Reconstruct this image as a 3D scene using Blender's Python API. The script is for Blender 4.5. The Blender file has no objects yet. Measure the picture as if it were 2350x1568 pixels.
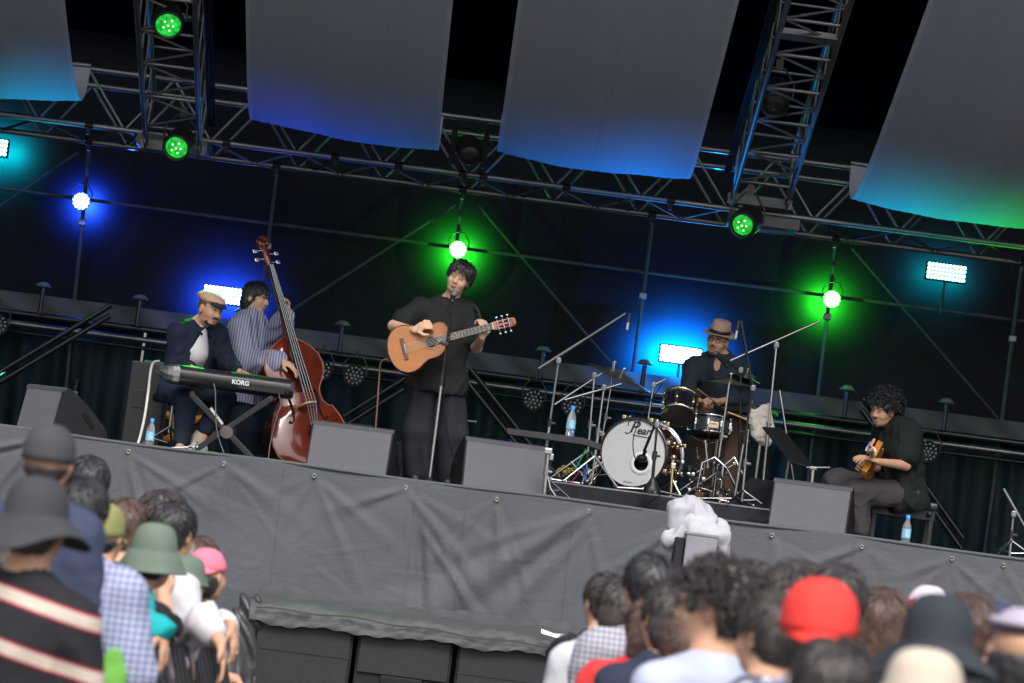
import bpy, bmesh, math, random
import numpy as np
from mathutils import Vector, Matrix
V=Vector; rad=math.radians; PI=math.pi
random.seed(7)
S=bpy.context.scene; COL=S.collection
# ---------------- camera ----------------
ROLL=rad(7.4); PITCH=rad(2.476); FPX=8812.5; HC=1.9
CAM=V((0,0,HC)); FW=V((0,math.cos(PITCH),math.sin(PITCH))); R0=V((1,0,0)); U0=V((0,-math.sin(PITCH),math.cos(PITCH)))
RT=R0*math.cos(ROLL)+U0*math.sin(ROLL); UP=-R0*math.sin(ROLL)+U0*math.cos(ROLL)
cd=bpy.data.cameras.new('camera'); cam=bpy.data.objects.new('camera',cd); COL.objects.link(cam); S.camera=cam
cd.lens=135; cd.sensor_width=36; cd.clip_start=.5; cd.clip_end=600
M=Matrix((RT,UP,-FW)).transposed().to_4x4(); M.translation=CAM; cam.matrix_world=M
cd.dof.use_dof=True; cd.dof.focus_distance=29.6; cd.dof.aperture_fstop=4.0
# ---------------- sky, sun, exposure ----------------
W=bpy.data.worlds.new('World'); S.world=W; W.use_nodes=True
nt=W.node_tree; bg=nt.nodes['Background']; sk=nt.nodes.new('ShaderNodeTexSky'); sk.sky_type='NISHITA'; sk.sun_disc=False
SUN_EL=rad(49); SUN_AZ=rad(172)      # azimuth measured clockwise from +Y
sk.sun_elevation=SUN_EL; sk.sun_rotation=SUN_AZ; sk.dust_density=4; sk.air_density=1.0; sk.ozone_density=1
hs=nt.nodes.new('ShaderNodeHueSaturation'); hs.inputs['Saturation'].default_value=.6
nt.links.new(sk.outputs[0],hs.inputs['Color']); nt.links.new(hs.outputs[0],bg.inputs[0]); bg.inputs[1].default_value=.13
sl=bpy.data.lights.new('sun','SUN'); sl.energy=1.6; sl.angle=rad(22); sl.color=(1,.97,.93)
so=bpy.data.objects.new('sun',sl); COL.objects.link(so)
sd=V((math.sin(SUN_AZ)*math.cos(SUN_EL),math.cos(SUN_AZ)*math.cos(SUN_EL),math.sin(SUN_EL)))
so.rotation_euler=sd.to_track_quat('Z','Y').to_euler(); so.location=sd*80
S.view_settings.view_transform='Standard'; S.view_settings.look='None'; S.view_settings.exposure=0.78; S.view_settings.gamma=1
S.render.resolution_x=1024; S.render.resolution_y=683
S.render.engine='CYCLES'; S.cycles.max_bounces=6
FLOOR=2.0
def ray(u,v): return FW+RT*((u-1175)/FPX)+UP*((784-v)/FPX)
def P(u,v,D): d=ray(u,v); return CAM+d*(D/d.y)
def onz(u,v,z): d=ray(u,v); return CAM+d*((z-HC)/d.z)
def PX(u,D,z):                       # point at pixel column u (near height z), depth D, height z
    a=P(u,784,D); b=P(u,1184,D); t=(z-a.z)/(b.z-a.z); return a.lerp(b,t)
# ---------------- mesh builder ----------------
def frame(d,up=V((0,0,1))):
    d=d.normalized(); x=up.cross(d)
    if x.length<1e-4: x=V((1,0,0)).cross(d)
    x.normalize(); y=d.cross(x); return x,y,d
class MB:
    def __init__(s): s.v=[]; s.f=[]; s.m=[]; s.sm=[]
    def add(s,vs,fs,m=0,smooth=True):
        o=len(s.v); s.v+= [tuple(p) for p in vs]; s.f+=[tuple(i+o for i in f) for f in fs]; s.m+=[m]*len(fs); s.sm+=[smooth]*len(fs); return s
    def ring(s,rings,m=0,smooth=True,cap=True,closed=False):
        n=len(rings[0]); vs=[p for r in rings for p in r]; fs=[]; k=len(rings)
        for i in range(k if closed else k-1):
            a=i*n; b=((i+1)%k)*n
            for j in range(n): fs.append((a+j,a+(j+1)%n,b+(j+1)%n,b+j))
        s.add(vs,fs,m,smooth)
        if cap and not closed: s.add(rings[0],[tuple(range(n))[::-1]],m,False); s.add(rings[-1],[tuple(range(n))],m,False)
        return s
    def tube(s,a,b,r,r2=None,n=10,m=0,cap=True):
        a=V(a); b=V(b); r2=r if r2 is None else r2
        if (b-a).length<1e-6: return s
        x,y,d=frame(b-a); R=[]
        for p,q in ((a,r),(b,r2)): R.append([p+(x*math.cos(t)+y*math.sin(t))*q for t in [2*PI*i/n for i in range(n)]])
        return s.ring(R,m,True,cap)
    def path(s,pts,r,n=8,m=0,cap=True,rs=None):
        pts=[V(p) for p in pts]; R=[]; x0=None
        for i,p in enumerate(pts):
            d=(pts[min(i+1,len(pts)-1)]-pts[max(i-1,0)]).normalized()
            if x0 is None: x,y,_=frame(d)
            else:
                x=x0-d*x0.dot(d)
                if x.length<1e-5: x,_,_=frame(d)
                x.normalize(); y=d.cross(x)
            x0=x; q=rs[i] if rs else r
            R.append([p+(x*math.cos(t)+y*math.sin(t))*q for t in [2*PI*j/n for j in range(n)]])
        return s.ring(R,m,True,cap)
    def box(s,c,sz,R=None,m=0,bev=0):
        c=V(c); h=V(sz)*.5; R=R or Matrix.Identity(3)
        if bev<=0:
            vs=[c+R@V((x*h.x,y*h.y,z*h.z)) for x in(-1,1) for y in(-1,1) for z in(-1,1)]
            return s.add(vs,[(0,1,3,2),(4,6,7,5),(0,4,5,1),(2,3,7,6),(0,2,6,4),(1,5,7,3)],m,False)
        bm=bmesh.new(); bmesh.ops.create_cube(bm,size=1)
        for v in bm.verts: v.co=V((v.co.x*sz[0],v.co.y*sz[1],v.co.z*sz[2]))
        bmesh.ops.bevel(bm,geom=bm.edges[:],offset=min(bev,.45*min(sz)),segments=2,affect='EDGES',profile=.6)
        bm.verts.index_update(); s.add([c+R@v.co for v in bm.verts],[[v.index for v in f.verts] for f in bm.faces],m,False); bm.free(); return s
    def prism(s,pts,o,ex,ey,ez,t0,t1,m=0,smooth=False):
        # outline pts (x,y) in plane ex,ey; extruded along ez from t0 to t1
        A=[o+ex*p[0]+ey*p[1]+ez*t0 for p in pts]; B=[o+ex*p[0]+ey*p[1]+ez*t1 for p in pts]
        return s.ring([A,B],m,smooth,True)
    def lathe(s,prof,o,ax,n=28,m=0,x=None,cap=False,ecc=1.0):
        X,Y,Z=frame(V(ax)); 
        if x is not None: X=(V(x)-Z*V(x).dot(Z)).normalized(); Y=Z.cross(X)
        R=[[V(o)+Z*h+(X*math.cos(t)*r+Y*math.sin(t)*r*ecc) for t in [2*PI*i/n for i in range(n)]] for r,h in prof]
        return s.ring(R,m,True,cap)
    def sphere(s,c,r,n=12,m=0,sc=(1,1,1),R=None):
        R=R or Matrix.Identity(3); rings=[]
        for i in range(n//2+1):
            a=PI*i/(n//2); a=min(max(a,.02),PI-.02)
            rings.append([V(c)+R@V((math.sin(a)*math.cos(t)*r*sc[0],math.sin(a)*math.sin(t)*r*sc[1],math.cos(a)*r*sc[2])) for t in [2*PI*j/n for j in range(n)]])
        return s.ring(rings,m,True,True)
    def sheet(s,G,m=0,smooth=True):
        h=len(G); w=len(G[0]); vs=[p for r in G for p in r]
        return s.add(vs,[(i*w+j,i*w+j+1,(i+1)*w+j+1,(i+1)*w+j) for i in range(h-1) for j in range(w-1)],m,smooth)
def origin(o):
    p=V((0,0,0))
    while o: p=p+o.location; o=o.parent
    return p
def part(name,mb,mat,parent=None,loc=None,solid=0,rnd=None):
    off=origin(parent) if parent else V(loc or (0,0,0))
    if isinstance(mb,MB):
        vs=np.array(mb.v,dtype=np.float64).reshape(-1,3)-np.array(off); fs=mb.f; mi=mb.m; sm=mb.sm
        me=bpy.data.meshes.new(name); me.from_pydata(vs.tolist(),[],fs)
        me.polygons.foreach_set('material_index',mi); me.polygons.foreach_set('use_smooth',sm)
    else:
        vs,fs=mb; me=bpy.data.meshes.new(name); vs=(vs-np.array(off)).astype(np.float32)
        me.vertices.add(len(vs)); me.vertices.foreach_set('co',vs.ravel())
        n=len(fs); me.loops.add(n*4); me.polygons.add(n); me.loops.foreach_set('vertex_index',fs.ravel().astype(np.int32))
        me.polygons.foreach_set('loop_start',np.arange(0,4*n,4,dtype=np.int32)); me.update(calc_edges=True); me.validate()
        me.polygons.foreach_set('use_smooth',[True]*len(me.polygons))
    for q in (mat if isinstance(mat,(list,tuple)) else [mat]): me.materials.append(q)
    me.update()
    o=bpy.data.objects.new(name,me); COL.objects.link(o); o.parent=parent
    if not parent: o.location=off
    if solid: 
        md=o.modifiers.new('thickness','SOLIDIFY'); md.thickness=solid; md.offset=0
    return o
def tag(o,label=None,cat=None,group=None,kind=None):
    if label: o['label']=label
    if cat: o['category']=cat
    if group: o['group']=group
    if kind: o['kind']=kind
    return o
def root(name,label,cat,loc,group=None):
    o=bpy.data.objects.new(name,None); COL.objects.link(o); o.location=V(loc); o.empty_display_size=.1
    return tag(o,label,cat,group)
def one(name,mb,mat,label,cat,loc,group=None,solid=0):
    return tag(part(name,mb,mat,None,loc,solid),label,cat,group)
def copy_tree(o,parent=None):
    c=o.copy(); COL.objects.link(c); c.parent=parent
    for ch in list(o.children): copy_tree(ch,c)
    return c
# ---------------- materials ----------------
def mat(name,col,rough=.6,metal=0,var=.12,scale=8,bump=0,bscale=None,emit=None,es=0,spec=None,sheen=0,stretch=None,coat=0):
    m=bpy.data.materials.new(name); m.use_nodes=True; n=m.node_tree.nodes; L=m.node_tree.links; b=n['Principled BSDF']
    c=(*col,1) if len(col)==3 else col; b.inputs['Base Color'].default_value=c; b.inputs['Roughness'].default_value=rough; b.inputs['Metallic'].default_value=metal
    b.inputs['Specular IOR Level'].default_value=spec if spec is not None else (.5 if rough<.5 else .18); b.inputs['Sheen Weight'].default_value=sheen; b.inputs['Coat Weight'].default_value=coat
    tc=n.new('ShaderNodeTexCoord'); mp=n.new('ShaderNodeMapping'); L.new(tc.outputs['Object'],mp.inputs[0])
    if stretch: mp.inputs['Scale'].default_value=stretch
    if var:
        t=n.new('ShaderNodeTexNoise'); t.inputs['Scale'].default_value=scale; t.inputs['Detail'].default_value=6; L.new(mp.outputs[0],t.inputs['Vector'])
        r=n.new('ShaderNodeMapRange'); r.inputs[1].default_value=.25; r.inputs[2].default_value=.75; r.inputs[3].default_value=1-var; r.inputs[4].default_value=1+var; L.new(t.outputs['Fac'],r.inputs[0])
        mx=n.new('ShaderNodeVectorMath'); mx.operation='SCALE'; mx.inputs[0].default_value=c[:3]; L.new(r.outputs[0],mx.inputs['Scale']); L.new(mx.outputs[0],b.inputs['Base Color'])
        r2=n.new('ShaderNodeMapRange'); r2.inputs[3].default_value=max(rough-.08,0); r2.inputs[4].default_value=min(rough+.1,1); L.new(t.outputs['Fac'],r2.inputs[0]); L.new(r2.outputs[0],b.inputs['Roughness'])
    if bump:
        t2=n.new('ShaderNodeTexNoise'); t2.inputs['Scale'].default_value=bscale or scale*4; t2.inputs['Detail'].default_value=5; L.new(mp.outputs[0],t2.inputs['Vector'])
        bp=n.new('ShaderNodeBump'); bp.inputs['Strength'].default_value=bump; bp.inputs['Distance'].default_value=.01; L.new(t2.outputs['Fac'],bp.inputs['Height']); L.new(bp.outputs[0],b.inputs['Normal'])
    if emit: b.inputs['Emission Color'].default_value=(*emit,1); b.inputs['Emission Strength'].default_value=es
    return m
def pattern(name,c1,c2,kind,scale,rough=.8,rot=(0,0,0),thr=.5,c3=None):
    m=mat(name,c1,rough,var=0); n=m.node_tree.nodes; L=m.node_tree.links; b=n['Principled BSDF']
    mp=[x for x in n if x.type=='MAPPING'][0]; mp.inputs['Rotation'].default_value=rot
    mix=n.new('ShaderNodeMix'); mix.data_type='RGBA'; mix.inputs['A'].default_value=(*c1,1); mix.inputs['B'].default_value=(*c2,1)
    def wave(axis,sc):
        w=n.new('ShaderNodeTexWave'); w.bands_direction=axis; w.inputs['Scale'].default_value=sc; w.inputs['Distortion'].default_value=.6; w.inputs['Detail Scale'].default_value=.6
        L.new(mp.outputs[0],w.inputs[0]); g=n.new('ShaderNodeMath'); g.operation='GREATER_THAN'; g.inputs[1].default_value=thr; L.new(w.outputs['Fac'],g.inputs[0]); return g
    if kind=='stripe':
        L.new(wave('X',scale).outputs[0],mix.inputs['Factor'])
        if c3:
            thr-=.1; m2=n.new('ShaderNodeMix'); m2.data_type='RGBA'; m2.inputs['A'].default_value=(*c1,1); m2.inputs['B'].default_value=(*c3,1); L.new(wave('X',scale).outputs[0],m2.inputs['Factor']); L.new(m2.outputs['Result'],mix.inputs['A'])
    elif kind=='check':
        a=wave('X',scale); c=wave('Z',scale); q=n.new('ShaderNodeMath'); q.operation='ADD'; L.new(a.outputs[0],q.inputs[0]); L.new(c.outputs[0],q.inputs[1])
        h=n.new('ShaderNodeMath'); h.operation='MULTIPLY'; h.inputs[1].default_value=.5; L.new(q.outputs[0],h.inputs[0]); L.new(h.outputs[0],mix.inputs['Factor'])
    elif kind=='blotch':
        t=n.new('ShaderNodeTexVoronoi'); t.inputs['Scale'].default_value=scale; L.new(mp.outputs[0],t.inputs['Vector'])
        g=n.new('ShaderNodeMath'); g.operation='GREATER_THAN'; g.inputs[1].default_value=thr; L.new(t.outputs['Distance'],g.inputs[0]); L.new(g.outputs[0],mix.inputs['Factor'])
    elif kind=='mesh':
        t=n.new('ShaderNodeTexVoronoi'); t.inputs['Scale'].default_value=scale; t.inputs['Randomness'].default_value=.15; L.new(mp.outputs[0],t.inputs['Vector'])
        g=n.new('ShaderNodeMath'); g.operation='LESS_THAN'; g.inputs[1].default_value=thr; L.new(t.outputs['Distance'],g.inputs[0]); L.new(g.outputs[0],mix.inputs['Factor'])
    L.new(mix.outputs['Result'],b.inputs['Base Color']); return m
BLK=mat('black plastic',(.012,.012,.014),.45,bump=.1); BLKM=mat('black metal',(.02,.021,.024),.35,.3)
CHR=mat('chrome',(.5,.5,.52),.2,1,var=.05); ALU=mat('aluminium tube',(.27,.27,.275),.5,1,var=.2,scale=5)
STEEL=mat('dull steel',(.25,.25,.26),.5,.9); GOLD=mat('gold hardware',(.74,.62,.42),.25,1,var=.05)
RUB=mat('rubber',(.01,.01,.01),.8); WHITE=mat('white cloth',(.7,.7,.72),.8,bump=.2,bscale=20)
# ---------------- SDF modelling of bodies and cloth ----------------
rng=np.random.RandomState(3)
def noise(p,sc,seed):
    r=np.random.RandomState(seed); o=0
    for i in range(5):
        k=r.normal(size=3); k*=sc*(.6+.35*i)/np.linalg.norm(k); k2=r.normal(size=3)*sc*.5
        o=o+np.sin(p[0]*k[0]+p[1]*k[1]+p[2]*k[2]+r.rand()*6+1.3*np.sin(p[0]*k2[0]+p[1]*k2[1]+p[2]*k2[2]+i))/(1+.5*i)
    return o/2.6
def ridge(p,sc,seed): return 1-2.4*np.abs(noise(p,sc,seed))
def wrinkle(a1,s1,a2,s2,seed): return lambda p: -a1*ridge((p[0],p[1],p[2]*.6),s1,seed)-a2*ridge(p,s2,seed+5)+a2*.3*noise(p,s2*2,seed)
def cap(a,b,ra,rb=None,k=.03,flat=None):   # tapered capsule; flat=(direction,factor<1) squashes it
    return ('c',np.array(a,float),np.array(b,float),ra,ra if rb is None else rb,k,flat)
def ell(c,r,R=None,k=.02,neg=False):
    return ('-e' if neg else 'e',np.array(c,float),np.array(r,float),np.array(R) if R is not None else np.eye(3),k)
def cut(p,n): return ('p',np.array(p,float),np.array(V(n).normalized()))
def pdist(q,p):
    if q[0]=='c':
        _,a,b,ra,rb,k,fl=q; X=[p[i]-a[i] for i in range(3)]; B=b-a
        if fl:
            n=np.array(V(fl[0]).normalized()); s=1/fl[1]-1; dn=(X[0]*n[0]+X[1]*n[1]+X[2]*n[2])*s; X=[X[i]+dn*n[i] for i in range(3)]; B=B+n*(B@n)*s
        L2=max(B@B,1e-9); t=np.clip((X[0]*B[0]+X[1]*B[1]+X[2]*B[2])/L2,0,1)
        d=np.sqrt(sum((X[i]-t*B[i])**2 for i in range(3)))-(ra+t*(rb-ra))
        return d*(.75 if fl else 1)
    _,c,r,R,k=q; X=[p[i]-c[i] for i in range(3)]; Y=[(R[0][i]*X[0]+R[1][i]*X[1]+R[2][i]*X[2])/r[i] for i in range(3)]
    k0=np.sqrt(Y[0]**2+Y[1]**2+Y[2]**2); k1=np.sqrt((Y[0]/r[0])**2+(Y[1]/r[1])**2+(Y[2]/r[2])**2)+1e-6
    return k0*(k0-1)/k1
def sdf(prims,h,disp=None):
    pos=[q for q in prims if q[0] in 'ce']; lo=np.full(3,1e9); hi=-lo; bb=[]
    for q in pos:
        if q[0]=='c': r=max(q[3],q[4]); l=np.minimum(q[1],q[2])-r; u=np.maximum(q[1],q[2])+r
        else: r=q[2].max(); l=q[1]-r; u=q[1]+r
        bb.append((l,u)); lo=np.minimum(lo,l); hi=np.maximum(hi,u)
    pad=.04+h*2; lo=lo-pad; hi=hi+pad; n=np.ceil((hi-lo)/h).astype(int)+1
    ax=[lo[i]+h*np.arange(n[i]) for i in range(3)]; F=np.full(n,.05,dtype=np.float32)
    def sub(l,u,m):
        i0=np.maximum(((l-m-lo)/h).astype(int),0); i1=np.minimum(((u+m-lo)/h).astype(int)+2,n)
        return tuple(slice(a,b) for a,b in zip(i0,i1))
    def grid(sl): return [ax[0][sl[0]][:,None,None],ax[1][sl[1]][None,:,None],ax[2][sl[2]][None,None,:]]
    for q,(l,u) in zip(pos,bb):
        sl=sub(l,u,.045); d=pdist(q,grid(sl)); k=q[5] if q[0]=='c' else q[4]; A=F[sl]
        hh=np.maximum(k-np.abs(A-d),0)/k; F[sl]=np.minimum(A,d)-hh*hh*k*.25
    if disp is not None: F=F+disp(grid((slice(None),)*3)).astype(np.float32)
    for q in prims:
        if q[0]=='-e':
            r=q[2].max(); sl=sub(q[1]-r,q[1]+r,.03); F[sl]=np.maximum(F[sl],-pdist(q,grid(sl)))
        if q[0]=='p':
            g=grid((slice(None),)*3); F=np.maximum(F,sum((g[i]-q[1][i])*q[2][i] for i in range(3)))
    F[0]=F[-1]=.05; F[:,0]=F[:,-1]=.05; F[:,:,0]=F[:,:,-1]=.05
    return nets(F,lo,h)
def nets(f,org,h):
    s=f<0; C=[(i,j,k) for i in(0,1) for j in(0,1) for k in(0,1)]; nx,ny,nz=f.shape; c=np.zeros((nx-1,ny-1,nz-1),np.int8)
    for i,j,k in C: c+=s[i:nx-1+i,j:ny-1+j,k:nz-1+k]
    act=(c>0)&(c<8); ids=np.argwhere(act); idx=-np.ones(c.shape,np.int64); idx[act]=np.arange(len(ids))
    val=[f[ids[:,0]+i,ids[:,1]+j,ids[:,2]+k] for i,j,k in C]; acc=np.zeros((len(ids),3)); cnt=np.zeros(len(ids))
    for a in range(8):
        for b in range(a+1,8):
            if sum(abs(C[a][t]-C[b][t]) for t in range(3))!=1: continue
            m=(val[a]<0)!=(val[b]<0); t=val[a][m]/(val[a][m]-val[b][m]); acc[m]+=np.array(C[a])+t[:,None]*(np.array(C[b])-np.array(C[a])); cnt[m]+=1
    vs=(ids+acc/cnt[:,None])*h+org; Q=[]
    for axs in range(3):
        T=np.moveaxis(s,axs,0); I=np.moveaxis(idx,axs,0)
        a=T[:-1,1:-1,1:-1]; b=T[1:,1:-1,1:-1]
        for m,fl in ((a&~b,False),(~a&b,True)):
            e=np.argwhere(m); i,j,k=e[:,0],e[:,1]+1,e[:,2]+1
            q=np.stack([I[i,j-1,k-1],I[i,j,k-1],I[i,j,k],I[i,j-1,k]],1)
            if fl!=(axs==1): q=q[:,::-1]
            Q.append(q)
    return vs,np.concatenate(Q)
# ---------------- people ----------------
def skin(name,c): 
    m=mat(name,c,.6,var=.10,scale=14,bump=.08,spec=.25); b=m.node_tree.nodes['Principled BSDF']
    b.inputs['Subsurface Weight'].default_value=.15; b.inputs['Subsurface Radius'].default_value=(.02,.008,.004); b.inputs['Subsurface Scale'].default_value=.3; return m
SKIN=[skin('skin warm',(.56,.32,.21)),skin('skin tan',(.44,.24,.15)),skin('skin light',(.64,.40,.28))]
def hairm(name,c): return mat(name,c,.36,var=.5,scale=30,bump=.6,bscale=60,stretch=(1,1,.35),spec=.5)
HB=hairm('black hair',(.020,.019,.022)); HD=hairm('dark brown hair',(.040,.031,.030)); HBR=hairm('brown hair',(.085,.048,.036)); HG=hairm('soft black hair',(.02,.018,.02))
LIP=mat('lips',(.42,.17,.14),.5,var=0); DARK=mat('dark eye',(.02,.015,.012),.3,var=0); EYEW=mat('eye white',(.6,.55,.5),.3,var=0)
class Head:
    def __init__(s,c,f,u,sc=1.0):
        s.c=V(c); s.u=V(u).normalized(); f=V(f); s.f=(f-s.u*f.dot(s.u)).normalized(); s.x=s.f.cross(s.u); s.s=sc
        s.R=Matrix((s.x,s.f,s.u)).transposed(); s.Rn=np.array(s.R)
    def p(s,x,y,z): return s.c+(s.x*x+s.f*y+s.u*z)*s.s
    def e(s,c,r,k=.02,neg=False): return ell(s.p(*c),[q*s.s for q in r],s.Rn,k,neg)
    def cp(s,a,b,ra,rb=None,k=.012): return cap(s.p(*a),s.p(*b),ra*s.s,(rb if rb else ra)*s.s,k)
def head_prims(H,neck,fat=1.0):
    e=H.e
    P_=[e((0,-.012,.03),(.076,.095,.09)),e((0,.03,-.03),(.064*fat,.068,.078),.03),e((0,.052,-.085),(.036*fat,.03,.026),.03),
        e((0,.02,-.075),(.055*fat,.055,.035),.02),
        H.cp((0,.094,.012),(0,.112,-.026),.007,.012,.012),e((.012,.1,-.03),(.009,.01,.008),.008),e((-.012,.1,-.03),(.009,.01,.008),.008),
        e((0,.085,.03),(.055,.016,.012),.02),e((0,.088,-.058),(.02,.010,.012),.012)]
    for q in(-1,1): P_+=[e((q*.08,-.006,-.006),(.01,.022,.033),.008),e((q*.042,.058,-.028),(.022,.025,.024),.03),e((q*.031,.101,.011),(.015,.011,.008),neg=True)]
    P_.append(cap(H.p(0,-.02,-.05),neck,.052*H.s,.06*H.s,.03)); return P_
def hand(w,d,n,side=1,curl=(.5,.6,.7,.8),thumb=.5,s=1.0,spread=.06):
    d=V(d).normalized(); n=V(n); n=(n-d*n.dot(d)).normalized(); a=d.cross(n)*side; w=V(w); s*=1.04
    R=np.array(Matrix((a,d,n)).transposed())
    Q=[ell(w+d*.048*s,(.04*s,.052*s,.016*s),R,.02)]
    for i in range(4):
        o=(1.5-i)*.0205*s; p=w+d*.088*s+a*o; L=[.042,.027,.021]; k=[.95,1.05,1.0,.8][i]*s; ang=0; c=curl[i]; sp=(1.5-i)*spread
        for j,l in enumerate(L):
            ang+=c*(.8,1,.7)[j]; dd=(d*math.cos(ang)+n*math.sin(ang)+a*sp*math.cos(ang)).normalized(); q=p+dd*l*k
            Q.append(cap(p,q,(.0098-.0008*j)*s,(.009-.0009*j)*s,.004 if j else .009)); p=q
    p=w+d*.028*s+a*.03*s; dd=(d*.65+a*.75+n*thumb*.6).normalized(); q=p+dd*.042*s; Q.append(cap(p,q,.0135*s,.011*s,.01))
    dd=(d*.9+a*.2+n*thumb).normalized(); Q.append(cap(q,q+dd*.032*s,.0108*s,.008*s,.005)); return Q
def lerp(a,b,t): return V(a).lerp(V(b),t)
def bodyfwd(J):
    up=(J['neck']-(J['hipL']+J['hipR'])*.5); ac=J['shR']-J['shL']; return up.cross(ac).normalized()
def body_prims(J,H,hands=[],fat=1.0,feet=True,bare=True):
    B=J.get('fwd') or bodyfwd(J); nk=J['neck']; hc=(J['hipL']+J['hipR'])*.5
    Q=head_prims(H,nk,J.get('facefat',1))
    ch=lerp(nk,hc,.32); wa=lerp(nk,hc,.75)
    Q+=[cap(J['shL'],J['shR'],.05,k=.04),cap(nk+V((0,0,-.01)),lerp(nk,J['shL'],.8),.055,.04,.04),cap(nk+V((0,0,-.01)),lerp(nk,J['shR'],.8),.055,.04,.04),cap(nk,ch,.07,.13*fat,.05,(B,.68)),cap(ch,wa,.145*fat,.12*fat,.05,(B,.68)),cap(J['hipL'],J['hipR'],.1*fat,k=.05)]
    for q in 'LR':
        Q+=[cap(J['sh'+q],J['el'+q],.05,.04,.03),cap(J['el'+q],J['wr'+q],.042,.027,.02)]
        if 'kn'+q in J: Q+=[cap(J['hip'+q],J['kn'+q],.085,.055,.04),cap(J['kn'+q],J['an'+q],.055,.036,.03)]
        if feet and 'toe'+q in J: Q.append(cap(J['an'+q]+V((0,0,-.03)),J['toe'+q],.04,.03,.02))
    for h_ in hands: Q+=h_
    return Q
def folds(amp,sc,seed): return lambda p: amp*noise(p,sc,seed)
def shirt_prims(J,off=.02,sleeve=.9,hem=.0,wide=1.0,fl=.72,swid=None,cuff=None,collar=True):
    B=J.get('fwd') or bodyfwd(J); nk=J['neck']; hc=(J['hipL']+J['hipR'])*.5; ax=(hc-nk).normalized()
    ch=lerp(nk,hc,.32); he=hc+ax*hem; mid=(J['shL']+J['shR'])*.5; sw=swid or .075
    Q=[cap(lerp(mid,J['shL'],.97),lerp(mid,J['shR'],.97),.048+off,k=.05),cap(nk+ax*.02,lerp(nk,J['shL'],.85),.048+off,.042+off,.04),cap(nk+ax*.02,lerp(nk,J['shR'],.85),.048+off,.042+off,.04),cap(lerp(nk,ch,.25),ch,.08+off,(.15)*wide+off,.06,(B,fl)),cap(ch,he,.15*wide+off,.155*wide+off,.06,(B,fl)),
       cap(lerp(he,J['hipL']+ax*hem,.8),lerp(he,J['hipR']+ax*hem,.8),.1*wide+off,k=.06)]
    for q in 'LR':
        s,e,w=J['sh'+q],J['el'+q],J['wr'+q]
        if sleeve<=1: Q+=[cap(s,lerp(s,e,sleeve),.062+off,sw+off*.4,.05)]
        else: Q+=[cap(s,e,.058+off,sw*.8+off*.5,.05),cap(e,lerp(e,w,sleeve-1),sw*.8+off*.5,cuff or (.04+off*.5),.03)]
    Q.append(cut(he+ax*.07,ax))
    if collar: Q+=[ell(nk+(-ax)*.055+B*.012,(.072,.068,.068),neg=True)]
    return Q
def pants_prims(J,off=.015,wide=.06,top=.03,length=1.0):
    Q=[cap(J['hipL'],J['hipR'],.105+off,k=.05)]
    for q in 'LR':
        h_,k_,a_=J['hip'+q],J['kn'+q],J['an'+q]
        Q+=[cap(h_,k_,.092+off,wide+.012+off,.04),cap(k_,lerp(k_,a_,length),wide+.012+off,wide+off*.5,.03)]
    return Q
def tufts(H,n,L,mask,w=.007,rr=(.088,.108,.103),c0=(0,-.012,.035),lift=.12,crown=(0,-.05,.09),curl=0,seed=1,jit=.35):
    r=random.Random(seed); mb=MB(); cnt=0
    while cnt<n:
        a=r.random()*2*PI; z=r.uniform(-.95,1); q=math.sqrt(1-z*z); nn=V((q*math.cos(a),q*math.sin(a),z)); p=V((nn.x*rr[0]+c0[0],nn.y*rr[1]+c0[1],nn.z*rr[2]+c0[2]))
        if not mask(p): 
            cnt+=.2; continue
        cnt+=1
        out=V((nn.x/rr[0],nn.y/rr[1],nn.z/rr[2])).normalized(); fl=p-V(crown)+V((0,0,-.03)); fl=fl-out*fl.dot(out)
        if fl.length<1e-4: fl=V((1,0,0))
        fl.normalize(); fl=(fl+V((r.gauss(0,jit),r.gauss(0,jit),r.gauss(0,jit)*.5))); fl=(fl-out*fl.dot(out)).normalized(); sd=out.cross(fl)
        l=L*r.uniform(.6,1.2); pts=[]
        if curl:
            ph=r.random()*6; R_=curl*r.uniform(.6,1.2)
            for i in range(7):
                t=i/6*5.5+ph; pts.append(p+out*(.006+lift*l*i/6)+fl*(math.cos(t)*R_+i/6*l*.5)+sd*math.sin(t)*R_+out*math.sin(t*1.3)*R_*.7)
            mb.path([H.p(*x) for x in pts],.0028*H.s,4,0,False); continue
        wv=w*r.uniform(.6,1.3); rings=[]
        for i in range(5):
            t=i/4; x=p+fl*l*t+out*(.0035+lift*l*math.sin(t*2.2)*.6-l*l*t*t*3.2+ r.random()*.001)
            ww=wv*(1-t)**.6*.5; rings.append((x-sd*ww+out*-.001,x+out*.0012,x+sd*ww-out*.001))
        G=[[H.p(*y) for y in g] for g in rings]; mb.sheet(G)
    return mb
def mask_short(fr=.05,low=-.07,side=.02):
    def f(p):
        x,y,z=p
        if y>.055: return z>fr+.25*abs(x)
        if y>side: return z>fr-.03
        if y>-.03: return z>.02 
        return z>low-.2*(y+.03)
    return f
HN=[0]
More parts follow.
